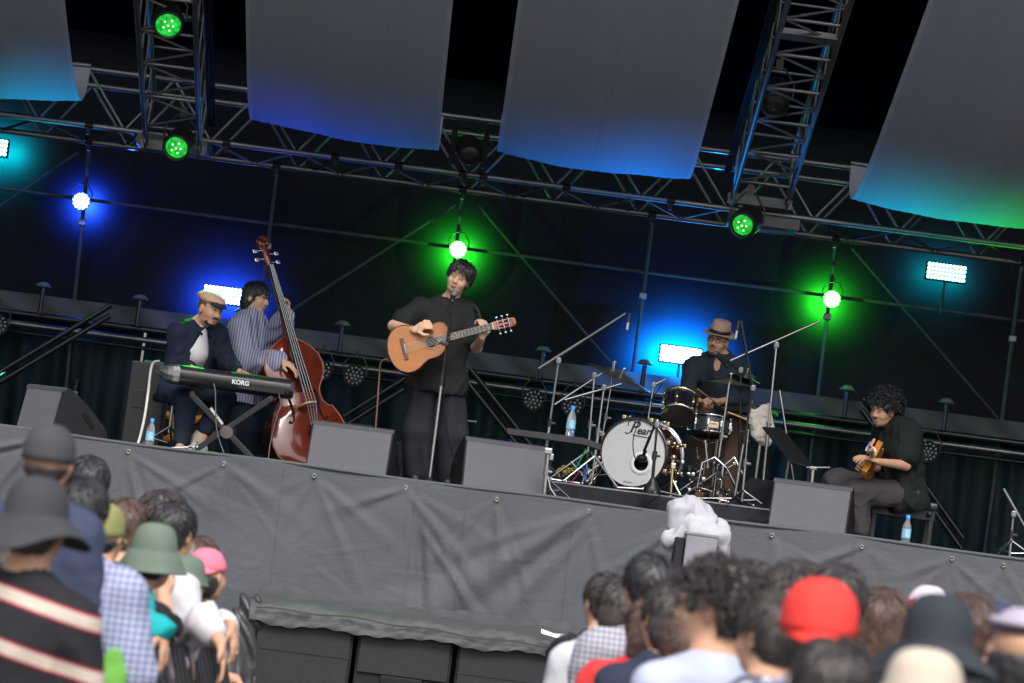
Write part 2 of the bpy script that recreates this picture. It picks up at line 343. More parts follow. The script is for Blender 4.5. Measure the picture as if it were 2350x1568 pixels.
def hair(root_,H,style,material,h=.006,seed=1,under=None):
    e=H.e; st=style; HN[0]+=1
    base=[e((0,-.014,.036),(.084,.102,.096)),e((0,-.045,-.01),(.078,.07,.085),.03)]
    fr={'short':.055,'whorl':.055,'bangs':.03,'bob':.034,'curly':.05,'singer':.068,'wavy':.045}.get(st,.05)
    neg=[e((0,.105,fr-.10),(.085,.085,.1),neg=True),e((.085,.012,-.02),(.03,.03,.045),neg=True),e((-.085,.012,-.02),(.03,.03,.045),neg=True),e((0,-.02,-.135),(.1,.1,.07),neg=True)]
    n,L,cu,lift,low=700,.05,0,.15,-.07
    if st=='curly': base+=[e((0,-.012,.05),(.108,.12,.108))]; n,L,cu,lift=700,.04,.014,.5
    if st=='wavy': base.append(e((0,-.005,.055),(.096,.112,.1))); n,L,lift=800,.06,.35
    if st=='singer': base+=[e((.03,.01,.078),(.07,.08,.048),.03),e((-.035,.015,.074),(.065,.08,.048),.03),e((.072,.03,.03),(.02,.035,.045),.02),e((-.07,.03,.04),(.018,.03,.035),.02)]; n,L,lift=900,.06,.45
    if st=='bob': base.append(e((0,-.05,-.04),(.088,.075,.09),.03)); neg=[neg[0]]+[e((0,-.02,-.16),(.1,.1,.07),neg=True)]; low=-.1
    if st=='long': base+=[e((0,-.06,-.08),(.095,.06,.14),.04)]; neg=[neg[0]]; low=-.2; L=.08
    if st=='bun': base+=[e((0,-.12,.0),(.04,.045,.04),.02)]
    if under is not None:
        base=[e((0,-.014,.025),(.080,.098,.085)),e((0,-.045,-.01),(.078,.07,.085),.03)]+(base[2:] if st in('bob','long') else []); neg.append(cut(H.p(0,0,under),H.u)); st='short' if st not in('bob','long') else st; cu=0; lift=.1; n=350; L=.045 if st=='short' else .07
    if st=='curly' and under is None: neg+=[e((.1,.01,-.03),(.05,.05,.055),neg=True),e((-.1,.01,-.03),(.05,.05,.055),neg=True),e((0,.12,-.03),(.11,.07,.075),neg=True)]
    amp=.016 if st=='curly' and under is None else .006 if st in('curly','wavy','singer') else .0025
    sc=75 if st=='curly' else 110 if st in('wavy','singer') else 160
    o=part('hair',sdf(base+neg,h,lambda p: amp*noise(p,sc,seed)),material,root_)
    rr=(.088,.107,.101) if st not in('curly','wavy') else (.106,.12,.108)
    mk=mask_short(fr,low)
    if st=='curly':
        mk1=mk; mk=lambda p: mk1(p) and not(abs(p[0])>.06 and p[2]<.02 and p[1]>-.05)
    if st in('bob','long'):
        mk=lambda p: (p[2]>fr+.1*abs(p[0])) if p[1]>.05 else (p[2]>-.11 and p[1]<.03)
    if under is not None:
        mk0=mk; mk=lambda p: mk0(p) and p[2]<under-.015
        if st=='short': rr=(.083,.101,.09)
    t=tufts(H,n,L,mk,w=.009 if st!='curly' else .005,rr=rr,lift=lift,curl=cu,seed=seed,jit=.22 if st=='whorl' else .35); part('hair_strand_layer',t,material,o)
    return o
def face(root_,H,look='open',brow=HB,lipz=-.06,beard=None,glasses=None,mouth=.019):
    mb=MB(); 
    for q in(-1,1):
        pts=[H.p(q*x,y,z) for x,y,z in((.014,.1015,.031),(.026,.104,.037),(.04,.098,.038),(.05,.088,.032))]; mb.path(pts,.0032*H.s,6,0,True,[.002*H.s,.0036*H.s,.0032*H.s,.0015*H.s])
    part('eyebrows',mb,brow,root_)
    e=MB()
    for q in(-1,1):
        if look=='closed': e.path([H.p(q*x,y,z) for x,y,z in((.016,.096,.008),(.025,.1,.004),(.037,.097,.005),(.046,.088,.009))],.0022*H.s,6,0)
        else:
            e.sphere(H.p(q*.031,.083,.011),.0125*H.s,10,1,(1,1,.62),H.R); e.sphere(H.p(q*.031,.0905,.011),.0062*H.s,8,0,(1,1,1),H.R)
            e.path([H.p(q*x,y,z) for x,y,z in((.016,.096,.014),(.026,.1,.019),(.038,.097,.018),(.047,.088,.012))],.0018*H.s,6,0)
    part('eyes',e,[DARK,EYEW],root_)
    l=MB(); l.path([H.p(x,y,lipz+z) for x,y,z in((-mouth-.004,.092,0),(-.01,.1035,.002),(0,.105,.001),(.01,.1035,.002),(mouth+.004,.092,0))],.004*H.s,8,0,True,[.0015*H.s,.004*H.s,.0035*H.s,.004*H.s,.0015*H.s])
    l.path([H.p(x,y,lipz-.0075+z) for x,y,z in((-mouth,.092,.002),(-.008,.101,-.001),(.008,.101,-.001),(mouth,.092,.002))],.0042*H.s,8); part('mouth',l,LIP,root_)
    if beard:
        b=[H.e((0,.052,-.098),(.040,.036,.020)),H.e((.042,.04,-.078),(.012,.028,.018),.02),H.e((-.042,.04,-.078),(.012,.028,.018),.02),H.cp((-.024,.094,-.05),(0,.1,-.043),.007),H.cp((0,.1,-.043),(.024,.094,-.05),.007),H.e((0,.105,-.066),(.024,.02,.011),neg=True)] if beard=='full' else [H.e((0,.068,-.108),(.026,.024,.02)),H.cp((-.022,.096,-.05),(0,.102,-.045),.004),H.cp((0,.102,-.045),(.022,.096,-.05),.004)]
        part('beard',sdf(b,.004,lambda p:.0025*noise(p,300,5)),HB,root_)
    if glasses:
        g=MB()
        for q in(-1,1):
            g.path([H.p(q*.031+.023*math.cos(t)*1.05,.108-.25*abs(q*.031+.023*math.cos(t)),.008+.016*math.sin(t)) for t in [2*PI*i/20 for i in range(21)]],.0024*H.s,6,0,False)
            g.path([H.p(q*.054,.098,.012),H.p(q*.078,.05,.014),H.p(q*.083,-.01,.008)],.002*H.s,6)
        g.path([H.p(-.008,.108,.012),H.p(0,.111,.015),H.p(.008,.108,.012)],.002*H.s,6); part('glasses',g,BLK,root_)
# hats: built in head space
def hatlathe(H,prof,m,tilt=0,ecc=1.2,bump=0,n=36,c=(0,-.01,0),seed=1,w=0):
    mb=MB(); R=[]; r_=random.Random(seed); ph=[r_.random()*6 for _ in range(6)]
    for r,z in prof:
        ring=[]
        for i in range(n):
            t=2*PI*i/n; k=1+w*(math.sin(3*t+ph[0]+z*20)+.6*math.sin(5*t+ph[1]))*.5
            zz=z+bump*(math.sin(2*t+ph[2])+.5*math.sin(3*t+ph[3]))*max(r-.08,0)/.08
            x=r*math.cos(t)*k+c[0]; y=r*ecc*math.sin(t)*k+c[1]; y2=y*math.cos(tilt)-zz*math.sin(tilt); z2=y*math.sin(tilt)+zz*math.cos(tilt)
            ring.append(H.p(x,y2,z2+c[2]))
        R.append(ring)
    mb.ring(R,0,True,False); return mb
def bucket(root_,H,m,brim=.155,drop=.05,name='bucket_hat',tilt=0,bump=.012,seed=1,top=.14):
    p=[(.001,top),(.03,top-.002),(.055,top-.010),(.073,top-.026),(.084,top-.050),(.090,top-.08),(.0935,.042),(.094,.036),(.105,.026),(.094+(brim-.094)*.5,.03-drop*.45),(brim*.97,.03-drop*.93),(brim,.03-drop),(brim-.003,.026-drop),(.09+(brim-.09)*.5,.024-drop*.45),(.092,.024)]
    return part(name,hatlathe(H,p,0,tilt,1.16,bump,seed=seed,w=.02),m,root_)
def ballcap(root_,H,m,back=False,name='cap',tilt=0,top=.135,visor=True,z0=.02,bulge=1.0):
    b=bulge; p=[(.001,top),(.03*b,top-.003),(.055*b,top-.016),(.075*b,top-.04),(.087*b,top-.07),(.09*b,z0+.02),(.09*b,z0),(.086,z0-.002)]
    o=part(name,hatlathe(H,p,0,tilt,1.18,0,w=.012),m,root_)
    if visor:
        q=-1 if back else 1; mb=MB(); G=[]
        for i in range(7):
            t=i/6; row=[]
            for j in range(13):
                a=PI*(.08+.84*j/12); r=.084; x=r*math.cos(a)*(1+.08*t); y=(r*1.18*math.sin(a)-.01)+t*.075*math.sin(a); z=z0+.004-t*.018*math.sin(a)-.35*x*x/.09*(.5+t)*.5
                z-=(.045*t*math.sin(a) if back else 0); row.append(H.p(x,q*y,z+(.032 if back else 0)))
            G.append(row)
        mb.sheet(G); part('visor',mb,m,o,solid=.004)
    return o
def crowd(u,v,D,label,hairst='short',hm=HB,shirt=None,yaw=0,tilt=0,nod=0,sc=1.0,sleeve=.8,arms='down',skinm=0,hat=None,cat='person',pants=None,clothname='shirt',fat=1.0,lean=.0,hd_=(0,0),straps=None,group='people watching from the crowd',extra=None,facing=0,seed=None,faceon=False,handsets=None,hair_on=True,ap=None,hdir=None,cuff=None,swid=.062):
    c=P(u,v,D); seed=seed or int(u*7+v)%997
    yv=rad(yaw); f=V((math.sin(yv),math.cos(yv),0)); n_=rad(nod); fh=V((math.sin(yv+hd_[0]),math.cos(yv+hd_[0]),0))*math.cos(n_)+V((0,0,math.sin(n_))); 
    u_=V((math.sin(rad(tilt)),0,1)); H=Head(c,fh,u_,sc); s=sc; rt=f.cross(V((0,0,1)))
    nk=c-f*(.035+lean*.1)*s+V((0,0,-.165*s)); sh=.175*s*fat
    top=nk.z; hz=max(.9*s,top-.55*s); hips=nk-f*(lean*.5)+V((0,0,hz-top))
    J=dict(neck=nk,shL=nk-rt*sh+V((0,0,-.085*s)),shR=nk+rt*sh+V((0,0,-.085*s)),hipL=hips-rt*.09*s,hipR=hips+rt*.09*s,fwd=f)
    for q,g in(('L',-1),('R',1)):
        b=J['sh'+q]
        if arms=='down': e=b+rt*g*.05+V((0,0,-.27*s))+f*.02; w=e+f*.12+V((0,0,-.2*s))
        elif arms=='fold': e=b+rt*g*.06+V((0,0,-.2*s))+f*.12; w=e+f*.12-rt*g*.17+V((0,0,.01))
        elif arms=='barrier': e=b+rt*g*.07+V((0,0,-.22*s))+f*.14; w=e+f*.24-rt*g*.1+V((0,0,-.02))
        
        if ap and 'el'+q in ap: e=P(*ap['el'+q]); w=P(*ap['wr'+q])
        J['el'+q]=e; J['wr'+q]=w; J['kn'+q]=hips+rt*g*.1*s+V((0,0,-(hz*.48)))+f*.03; J['an'+q]=V((J['kn'+q].x,J['kn'+q].y,.07)); J['toe'+q]=J['an'+q]+f*.14+V((0,0,-.035))
    r=root('person',label,cat,(hips.x,hips.y,0),group)
    hs=[hand(J['wr'+q],V(hdir) if (hdir and ap and 'el'+q in ap) else (J['wr'+q]-J['el'+q])*.6+V((0,0,-.12 if arms=='barrier' else -.02)),V((0,0,-1)) if arms!='down' else (rt*(1 if q=='L' else -1)),1 if q=='L' else -1,(.25,.3,.35,.4),.3,s) for q in 'LR']
    part('body',sdf(body_prims(J,H,hs,fat=fat),.0115),SKIN[skinm],r)
    if shirt: part(clothname,sdf(shirt_prims(J,.014,sleeve,.04,fat*.96,swid=swid,cuff=cuff),.0115,wrinkle(.010,11,.006,26,seed)),shirt,r)
    part('trousers',sdf(pants_prims(J),.022),pants or JEANS,r)
    hair(r,H,hairst,hm,.008,seed,under=getattr(hat,'under',.03) if hat else None)
    if hat: hat(r,H)
    if extra: extra(r,H,J)
    return r,H,J
JEANS=mat('dark denim',(.03,.04,.07),.85)
# ---------------- ground and stage ----------------
g=MB(); g.sheet([[V((x,y,0)) for x in(-150,150)] for y in(-60,240)][::1]); o=part('ground',g,mat('asphalt',(.12,.115,.11),.9,scale=3,bump=.3)); tag(o,kind='structure')
T_DECK=mat('black stage floor',(.02,.02,.022),.55,scale=3,bump=.1)
YF=28.5
r=root('stage_platform','long black stage platform hidden behind the grey tarpaulin skirt','stage',(0,YF,0))
m=MB(); m.box((0,YF+4.2,FLOOR-.06),(21,8.3,.12)); part('deck',m,T_DECK,r)
for x in range(-10,11,2):
    for y in(YF+.5,YF+4,YF+8): part('leg',MB().box((x,y,(FLOOR-.12)/2),(.08,.08,FLOOR-.12)),STEEL,r)
# skirt
TARP=mat('grey tarpaulin',(.082,.089,.101),.68,var=.1,scale=1.2,bump=.35,bscale=25,spec=.22,stretch=(1,1,1.4))
GROM=[(90,996),(297,1024),(515,1057),(722,1082),(932,1111),(1140,1140),(1350,1167),(1560,1193),(1770,1220),(1976,1248),(2182,1272),(2300,1288),(-120,970),(2500,1310)]
gx=sorted(PX(u,YF,FLOOR-.04).x for u,v in GROM)
def skirt_h(X,Z):
    d=np.zeros_like(X); r=np.random.RandomState(5)
    def fold(x0,z0,ang,w,L,a,asym=1):
        dx=(X-x0)*math.cos(ang)+(Z-z0)*math.sin(ang); dn=-(X-x0)*math.sin(ang)+(Z-z0)*math.cos(ang)
        e=np.where((dx>0),np.exp(-(dx/L)**2),np.exp(-(dx/.04)**2)); ww=w*(.35+np.clip(dx,0,L)/L)
        e=e*(1-.8*np.exp(-(np.clip(dx,0,9)/.12)**2)); return -a*np.exp(-(dn/ww)**2)*e+a*.5*np.exp(-((dn-ww*1.5)/ww)**2)*e
    for i,x in enumerate(gx):
        for k in range(7):
            an=-PI/2+r.uniform(-1.25,1.25); d+=fold(x,1.95,an,r.uniform(.015,.045),r.uniform(.25,.9),r.uniform(.006,.02))
    b=PX(1350,YF,FLOOR).x; d+=fold(b,1.93,rad(-141),.11,1.75,.045); d+=fold(b+.05,1.9,rad(-126),.09,1.5,.02); d+=fold(b,1.93,rad(-157),.06,1.3,.018)
    c=PX(960,YF,FLOOR-.4).x; d+=fold(c,1.72,rad(-82),.05,1.0,-.035); d+=fold(c,1.7,rad(-50),.035,1.1,.03); d+=fold(c+.1,1.75,rad(-62),.03,1.2,.02)
    for k in range(240):
        x0=r.uniform(-6.5,6.5); z0=r.uniform(.2,1.85); d+=fold(x0,z0,r.choice([r.uniform(-.5,.3),r.uniform(-2.6,-1.9),r.uniform(-1.1,-.5)]),r.uniform(.008,.03),r.uniform(.08,.4),r.uniform(.003,.010))
    d+=.012*np.sin(X*5.1+2*np.sin(Z*2.3))*np.sin(Z*3+X)+.03*np.sin(X*1.7+.6)*(1-Z/2)
    return d
nx,nz=760,100; xs=np.linspace(-9,9,nx); zs=np.linspace(.02,FLOOR+.02,nz); X,Z=np.meshgrid(xs,zs)
Yg=YF-.06+skirt_h(X,Z); Yg=np.minimum(Yg,YF-.012)
r=root('stage_skirt','wrinkled grey tarpaulin skirt hung along the stage front from brass eyelets','tarpaulin',(0,YF,0))
mb=MB(); mb.v=[(X[i,j],Yg[i,j],Z[i,j]+.006*math.sin(X[i,j]*3)) for i in range(nz) for j in range(nx)]
mb.f=[(i*nx+j,i*nx+j+1,(i+1)*nx+j+1,(i+1)*nx+j) for i in range(nz-1) for j in range(nx-1)]; mb.m=[0]*len(mb.f); mb.sm=[True]*len(mb.f)
part('cloth',mb,TARP,r)
for x in gx:
    m=MB(); y=YF-.075; R=[]
    m.lathe([(.009,0),(.015,.004),(.017,0),(.017,-.006),(.009,-.006)],(x,y,FLOOR-.045),(0,-1,0),16); part('eyelet',m,mat('old brass',(.30,.27,.23),.4,.8) if x==gx[0] else bpy.data.materials['old brass'],r)
SEAM=mat('tarp seam',(.078,.083,.093),.6,bump=.2)
def skirt_y(x,z): return min(YF-.06+float(skirt_h(np.array([[x]]),np.array([[z]]))[0,0]),YF-.012)
for u in(655,960,1075,1320,1960):
    x0=PX(u,YF,FLOOR).x; zz=[FLOOR-.02-(FLOOR-.1)*i/60 for i in range(61)]
    G=[[V((x0+.01*math.sin(z*2)+q,skirt_y(x0,z)-.0035,z)) for q in(-.006,.006)] for z in zz]; part('seam',MB().sheet(G),SEAM,r)
m=MB(); m.path([V((x,YF-.055,FLOOR+.02+.006*math.sin(x*3))) for x in np.linspace(-9,9,80)],.013,8); part('hem',m,TARP,r)
# subwoofers under the front
SUBM=mat('worn black cabinet paint',(.014,.014,.016),.6,bump=.3,var=.3,scale=6); GRILL=pattern('perforated grille',(.03,.03,.033),(.006,.006,.007),'mesh',75,.5,thr=.28)
YS=27.3; HS=.97; labs=['black subwoofer cabinet left of the other two under the tarp','black subwoofer with a lower latch panel between two others','black subwoofer cabinet right of the other two, touching the crowd side']
for i,(a,b) in enumerate(((582,812),(818,1040),(1046,1290))):
    A=PX(a,YS,.8).x; B=PX(b,YS,.8).x; r=root('subwoofer',labs[i],'speaker',((A+B)/2,YS+.4,0),'subwoofers under the stage front')
    w=B-A-.012; part('cabinet',MB().box(((A+B)/2,YS+.4,HS/2),(w,.76,HS),bev=.012),SUBM,r)
    top=HS-.02; low=.62 if i==1 else .05
    part('grille',MB().box(((A+B)/2,YS+.008,(top+low)/2),(w-.04,.02,top-low),bev=.004),GRILL,r)
    if i==1:
        part('grille',MB().box(((A+B)/2,YS+.008,.29),(w-.04,.02,.5),bev=.004),GRILL,r)
        m=MB(); m.box(((A+B)/2,YS+.0,.66-.12),(.30,.03,.15),bev=.01); m.box(((A+B)/2-.04,YS-.015,.5),(.1,.02,.05)); part('latch_panel',m,SUBM,r)
    else: part('joint_strip',MB().box(((A+B)/2,YS-.004,.7),(w-.03,.006,.012)),BLK,r)
# tarp draped over subs
def drape():
    x0=PX(575,YS,HS).x; x1=PX(1312,YS,HS).x; n=150; r=random.Random(4); G=[]
    prof=[(YS+1.12,1.10),(YS+1.02,1.06),(YS+.8,1.04),(YS+.5,1.03),(YS+.2,1.02),(YS+.03,1.02),(YS-.03,1.0),(YS-.045,.965),(YS-.04,.945),(YS-.06,.92),(YS-.055,.89)]
    for k,(y,z) in enumerate(prof):
        row=[]
        for i in range(n):
            t=i/(n-1); x=x0+(x1-x0)*t; e=.012*(.5+.5*math.sin(x*4+k*.3))+.006*math.sin(x*13+k)+.008*math.sin(x*41+2*k); low=.02*math.sin(x*1.3)
            row.append(V((x,y-(e if k>5 else 0),z+e*.8+(low*.6 if k>6 else 0)+.012*math.sin(x*9+y*14))))
        G.append(row)
    return MB().sheet(G)
r=root('speaker_cover','grey tarpaulin cover folded over the row of subwoofers','tarpaulin',((PX(940,YS,1).x),YS+.4,0))
T2=mat('grey tarp cover',(.075,.08,.085),.6,var=.15,bump=.5,bscale=14); part('cover',drape(),T2,r)
x0=PX(588,YS,HS).x; x1=PX(1290,YS,HS).x
m=MB(); m.sheet([[V((x0+(x1-x0)*i/70,YS-.085-.006*math.sin(i*.5),.972+q+.008*math.sin(i*.35)+.012*math.sin(i*.08))) for i in range(71)] for q in(0,.012)]); part('edge_strip',m,mat('brown webbing',(.07,.05,.045),.8),r)
# bundled cloth at left end and right end
for u,w_,h_ in((555,.20,.9),(1312,.12,.35)):
    c=PX(u,YS+.05,.6); pr=[cap((c.x-.02,c.y,HS+.02),(c.x-w_*.5,c.y-.02,HS-h_),.07,.16 if w_>.15 else .09,.05),cap((c.x+.03,c.y,HS),(c.x+.04,c.y,HS-h_*.6),.06,.07,.05)]
    part('gathered_end',sdf(pr,.014,lambda p:.022*np.sin(p[0]*50+p[2]*22+3*np.sin(p[2]*7))*.8+.012*noise(p,22,3)),mat('dark tarp bundle',(.045,.048,.05),.45,bump=.4,bscale=20) if u==555 else bpy.data.materials['dark tarp bundle'],r)
m=MB(); p0=PX(1272,YS-.05,1.03); 
for k in range(5): m.path([p0+V((-.1,-.08,.03+k*.006)),p0+V((0,-.09,.012+k*.005)),p0+V((.1,-.1,.015+k*.008))],.004,5)
part('cable_ties',m,CHR,r)
# ---------------- back cloths ----------------
YB=36.0
def cloth(x0,x1,z0,z1,y,nx,nz,f): return MB().sheet([[V((x0+(x1-x0)*i/nx,y+f(x0+(x1-x0)*i/nx,z0+(z1-z0)*j/nz),z0+(z1-z0)*j/nz)) for i in range(nx+1)] for j in range(nz+1)])
BACK=mat('black backdrop',(.0034,.005,.0105),.55,spec=.12,bump=.15,bscale=5,var=.15,scale=2)
ROOFM=mat('black roof cloth',(.0012,.0018,.005),.8,spec=.0,bump=.1)
one('backdrop',cloth(-10.5,10.5,3.2,9,YB,160,20,lambda x,z:.02*math.sin(x*3+z)+.015*math.sin(x*1.1-z*2)),BACK,'tall black backdrop cloth behind the band above the grey strip','backdrop',(0,YB,3.2))
ZS=3.3
one('backdrop_strip',cloth(-10.5,10.5,3.08,ZS,YB-.5,300,6,lambda x,z:.02*math.sin(x*6)+.015*math.sin(x*14+z*20)),mat('dark grey strip',(.07,.08,.09),.5,bump=.5,bscale=5,var=.5,scale=1.5),'dark grey sheeting strip running above the back rails','sheeting',(0,YB-.5,3.08))
CURT=mat('dark curtain',(.008,.021,.026),.6,bump=.25,bscale=10,var=.2,scale=2)
rr_=random.Random(9); ph=[rr_.random()*6 for _ in range(8)]
def cf(x,z):
    k=1.2-(z-2)*.4; return .07*k*math.sin(x*7+ph[0]+1.6*math.sin(x*1.7+ph[1])+.3*z)+.035*math.sin(x*17+ph[2]+2*math.sin(x*2.3)+z)+.02*math.sin(x*31+ph[3])*k+.03*math.sin(x*2.4+z*3)
i=0
for a,b,la in((-10.5,-3.4,'dark pleated curtain behind the keyboard player'),(-3.38,2.4,'dark pleated curtain behind the standing singer'),(2.42,10.5,'dark pleated curtain behind the drummer and the seated guitarist')):
    one('curtain',cloth(a,b,FLOOR+.01,3.14,YB-.35,int((b-a)*34),10,cf),CURT,la,'curtain',((a+b)/2,YB-.35,FLOOR),'curtains along the back of the stage')
# roof sheet + sides
def slope_dir(): return ray(600,4300).normalized()      # direction running back and down
DN=slope_dir()
SL=-DN.z/DN.y
RZ=6.0
r=MB(); r.sheet([[V((x,34.8-s,RZ+s*SL)) for x in(-11,11)] for s in(0,3,6,9)]); r.sheet([[V((x,y,z)) for x in(-11,11)] for y,z in((34.8,RZ),(36.3,RZ-.2))])
tag(part('roof_sheet',r,ROOFM),'black roof sheet sloping up towards the crowd','roof'); 
for q in(-1,1):
    r=MB(); r.add([V((q*10.6,28.6,2)),V((q*10.6,36.2,2)),V((q*10.6,36.2,6)),V((q*10.6,34.8,6)),V((q*10.6,26,9))],[(0,1,2,3,4)],0,False)
    tag(part('side_cloth',r,BACK),'black side cloth closing the '+('left' if q<0 else 'right')+' wing of the stage','backdrop')
# ---------------- trusses ----------------
def bar(parent,name,a,b,r,m=ALU,n=8): return part(name,MB().tube(a,b,r,n=n),m,parent)
def zat(v,D,u=1175): return P(u,v,D).z
TY0,TY1=33.3,33.76
CH=[(TY0,zat(284,TY0)),(TY1,zat(321,TY1)),(TY0,zat(414,TY0)),(TY1,zat(451,TY1))]
r=root('cross_truss','long aluminium box truss spanning the full stage width below the banners','truss',(0,33.5,CH[3][1]))
for y,z in CH: bar(r,'chord',(-10,y,z),(10,y,z),.026,n=12)
pitch=.755; x0=P(1076,401,TY0).x
def zig(face,xs): 
    a,b=face; out=[]
    for i in xs:
        xa=x0+i*pitch; lo=V((xa,*CH[a])); out+=[(lo,V((xa-pitch/2,*CH[b]))),(lo,V((xa+pitch/2,*CH[b])))]
    return out
near=range(-8,8); far=[i for i in range(-13,14) if i not in near]
for f in ((2,0),(3,1),(2,3)):
    for a,b in zig(f,near): bar(r,'brace',a,b,.0125)
m=MB()
for f in ((2,0),(3,1),(2,3),(0,1)):
    for a,b in zig(f,far): m.tube(a,b,.0125,n=6)
tag(part('brace',m,ALU,r),kind='stuff')
CLB=mat('black clamp',(.015,.015,.017),.5)
for u in (205,520,770,915,1062,1110,1540,1715,1300):
    p=P(u,414+(u-1175)*.13,TY0); part('clamp',MB().tube(p+V((-.035,0,0)),p+V((.035,0,0)),.034,n=10).box(p+V((0,0,-.05)),(.03,.06,.06)),CLB,r)
for u in (205,635,1062,1497,1918,2350):
    p=P(u,451+(u-1175)*.13,TY1); part('clamp',MB().tube(p+V((-.035,0,0)),p+V((.035,0,0)),.034,n=10).box(p+V((0,0,-.05)),(.03,.06,.06)),CLB,r)
def slope_truss(uL,vL,uR,vR,D,L,label):
    A=P(uL,vL,D); B=P(uR,vR,D); B.z=(A.z+B.z)/2; A.z=B.z; d=-DN; nrm=(V((1,0,0)).cross(d)).normalized()
    if nrm.z<0: nrm=-nrm
    h=.46; c=[A,B,A+nrm*h,B+nrm*h]; e=[p+d*L for p in c]; st=[p-d*.25 for p in c]
    r=root('sloping_truss',label,'truss',(A+B)*.5,'trusses sloping up from the cross truss')
    for p,q in zip(st,e): bar(r,'chord',p,q,.025,n=12)
    n=int(L/.62)
    for i in range(n+1):
        q=[p+d*(i*.62+.1) for p in c]; bar(r,'rung',q[0],q[1],.016); 
        if i<n:
            w=[p+d*(i*.62+.41) for p in c]; q2=[p+d*(i*.62+.72) for p in c]
            bar(r,'brace',q[0],w[1],.012); bar(r,'brace',w[1],q2[0],.012)
            bar(r,'brace',q[1],w[3],.011); bar(r,'brace',w[3],q2[1],.011); bar(r,'brace',q[0],w[2],.011); bar(r,'brace',q[2],q[3],.012)
    # end plates where it meets the cross truss
    for p in (A,B):
        R=Matrix((V((1,0,0)),d,nrm)).transposed(); part('gusset_plate',MB().box(p+nrm*h*.5-d*.2,(.012,.16,h+.12),R),STEEL,r)
    part('end_plate',MB().box((A+B)*.5-d*.28+nrm*.0,( .56,.03,.09),Matrix((V((1,0,0)),d,nrm)).transposed()),STEEL,r)
    part('end_plate',MB().box((A+B)*.5+d*2.95+nrm*.0,( .50,.10,.05),Matrix((V((1,0,0)),d,nrm)).transposed()),STEEL,r)
    # cable loom on outer side
    m=MB(); off=nrm*.2
    for k in range(3): m.path([ (B if uL<1000 else A)+off+V(((.05+.02*k)*(1 if uL<1000 else -1),0,.02*k))+d*t*L+V((0,0,-.03*math.sin(t*20+k))) for t in np.linspace(-.03,1,40)],.012,6)
    part('cable_loom',m,RUB,r); return r,c,d
LT=slope_truss(333,300,458,316,32.9,6.2,'aluminium truss sloping up between the two left banners with green spotlights')
RTT=slope_truss(1690,425,1815,441,32.9,6.2,'aluminium truss sloping up right of centre with a blue lit edge')
# junction boxes
for u,v,la in((400,322,'left'),(1750,500,'right')):
    c=P(u,v+12,33.5); one('junction_box',MB().box(c,(.62,.5,.10),bev=.01).box(c+V((0,-.02,-.06)),(.4,.3,.03)),mat('grey junction plate',(.10,.10,.11),.5,.4) if la=='left' else bpy.data.materials['grey junction plate'],'grey steel joining box where the %s sloping truss meets the cross truss'%la,'junction box',c)
# ---------------- banners ----------------
BAN=mat('grey banner cloth',(.33,.37,.455),.8,var=.05,scale=2,bump=.5,bscale=16,stretch=(1,.05,.05)); HEM=mat('banner hem',(.40,.44,.52),.8,bump=.1)
def banner(L,R,D,label,seed):
    A=P(*L,D); B=P(*R,D); r_=random.Random(seed); hv=V((-DN.x,-DN.y,0)); hv=hv/abs(hv.y)
    qs=[-.43,-.41,-.36,-.28,-.2,-.12,-.06]+[0.0+.07*i for i in range(12)]+[.85+.25*i for i in range(27)]; nx_=90; c=.75; Rr=.44
    ph=[r_.random()*6 for _ in range(5)]; G=[]
    for q in qs:
        row=[]
        for i in range(nx_+1):
            t=i/nx_; p=A.lerp(B,t); z=SL*(math.sqrt(q*q+c*c)-c) if q>=0 else Rr-math.sqrt(max(Rr*Rr-q*q,0))
            k=math.exp(-max(q,0)*1.1); w=k*.55*(.010*math.sin(t*9+ph[0])+.006*abs(math.sin(t*57+ph[1]))*math.exp(-max(q,0)*.5)+.004*math.sin(t*23+ph[1]+q))+.006*math.sin(t*4+q*.8+ph[3])
            e=.02*math.exp(-t*30)+.02*math.exp(-(1-t)*30)
            row.append(p+hv*q+V((0,0,z+w+e*.6+.03*math.sin(PI*t)*-1.2)))
        G.append(row)
    p0=G[-1][0]; r=root('banner',label,'banner',(A+B)*.5,'grey cloth banners under the roof')
    part('cloth',MB().sheet(G),BAN,r)
    m=MB(); m.sheet([[g[0]+V((0,0,-.004)),g[1]+V((0.02,0,-.004))] for g in G]); m.sheet([[g[-2]+V((-.02,0,-.004)),g[-1]+V((0,0,-.004))] for g in G]); part('hem',m,HEM,r)
    for t_ in ((.5,) if seed==3 else (.62,) if seed==4 else ()):
        k=int(t_*nx_); part('seam',MB().sheet([[g[k]+V((-.004,0,-.004)),g[k]+V((.004,0,-.004))] for g in G]),HEM,r)
    part('batten',MB().tube(G[0][0],G[0][-1],.022),ALU,r)
banner((-260,195),(186,232),32.7,'grey banner at the far left, lower edge lit green and cyan',1)
banner((574,276),(1006,347),32.7,'grey banner hanging left of centre with a deep blue lower edge',2)
banner((1141,350),(1583,414),32.7,'grey banner hanging right of centre with a bright blue lower edge',3)
banner((1953,462),(2420,532),32.7,'grey banner at the far right, lower edge lit cyan then green',4)
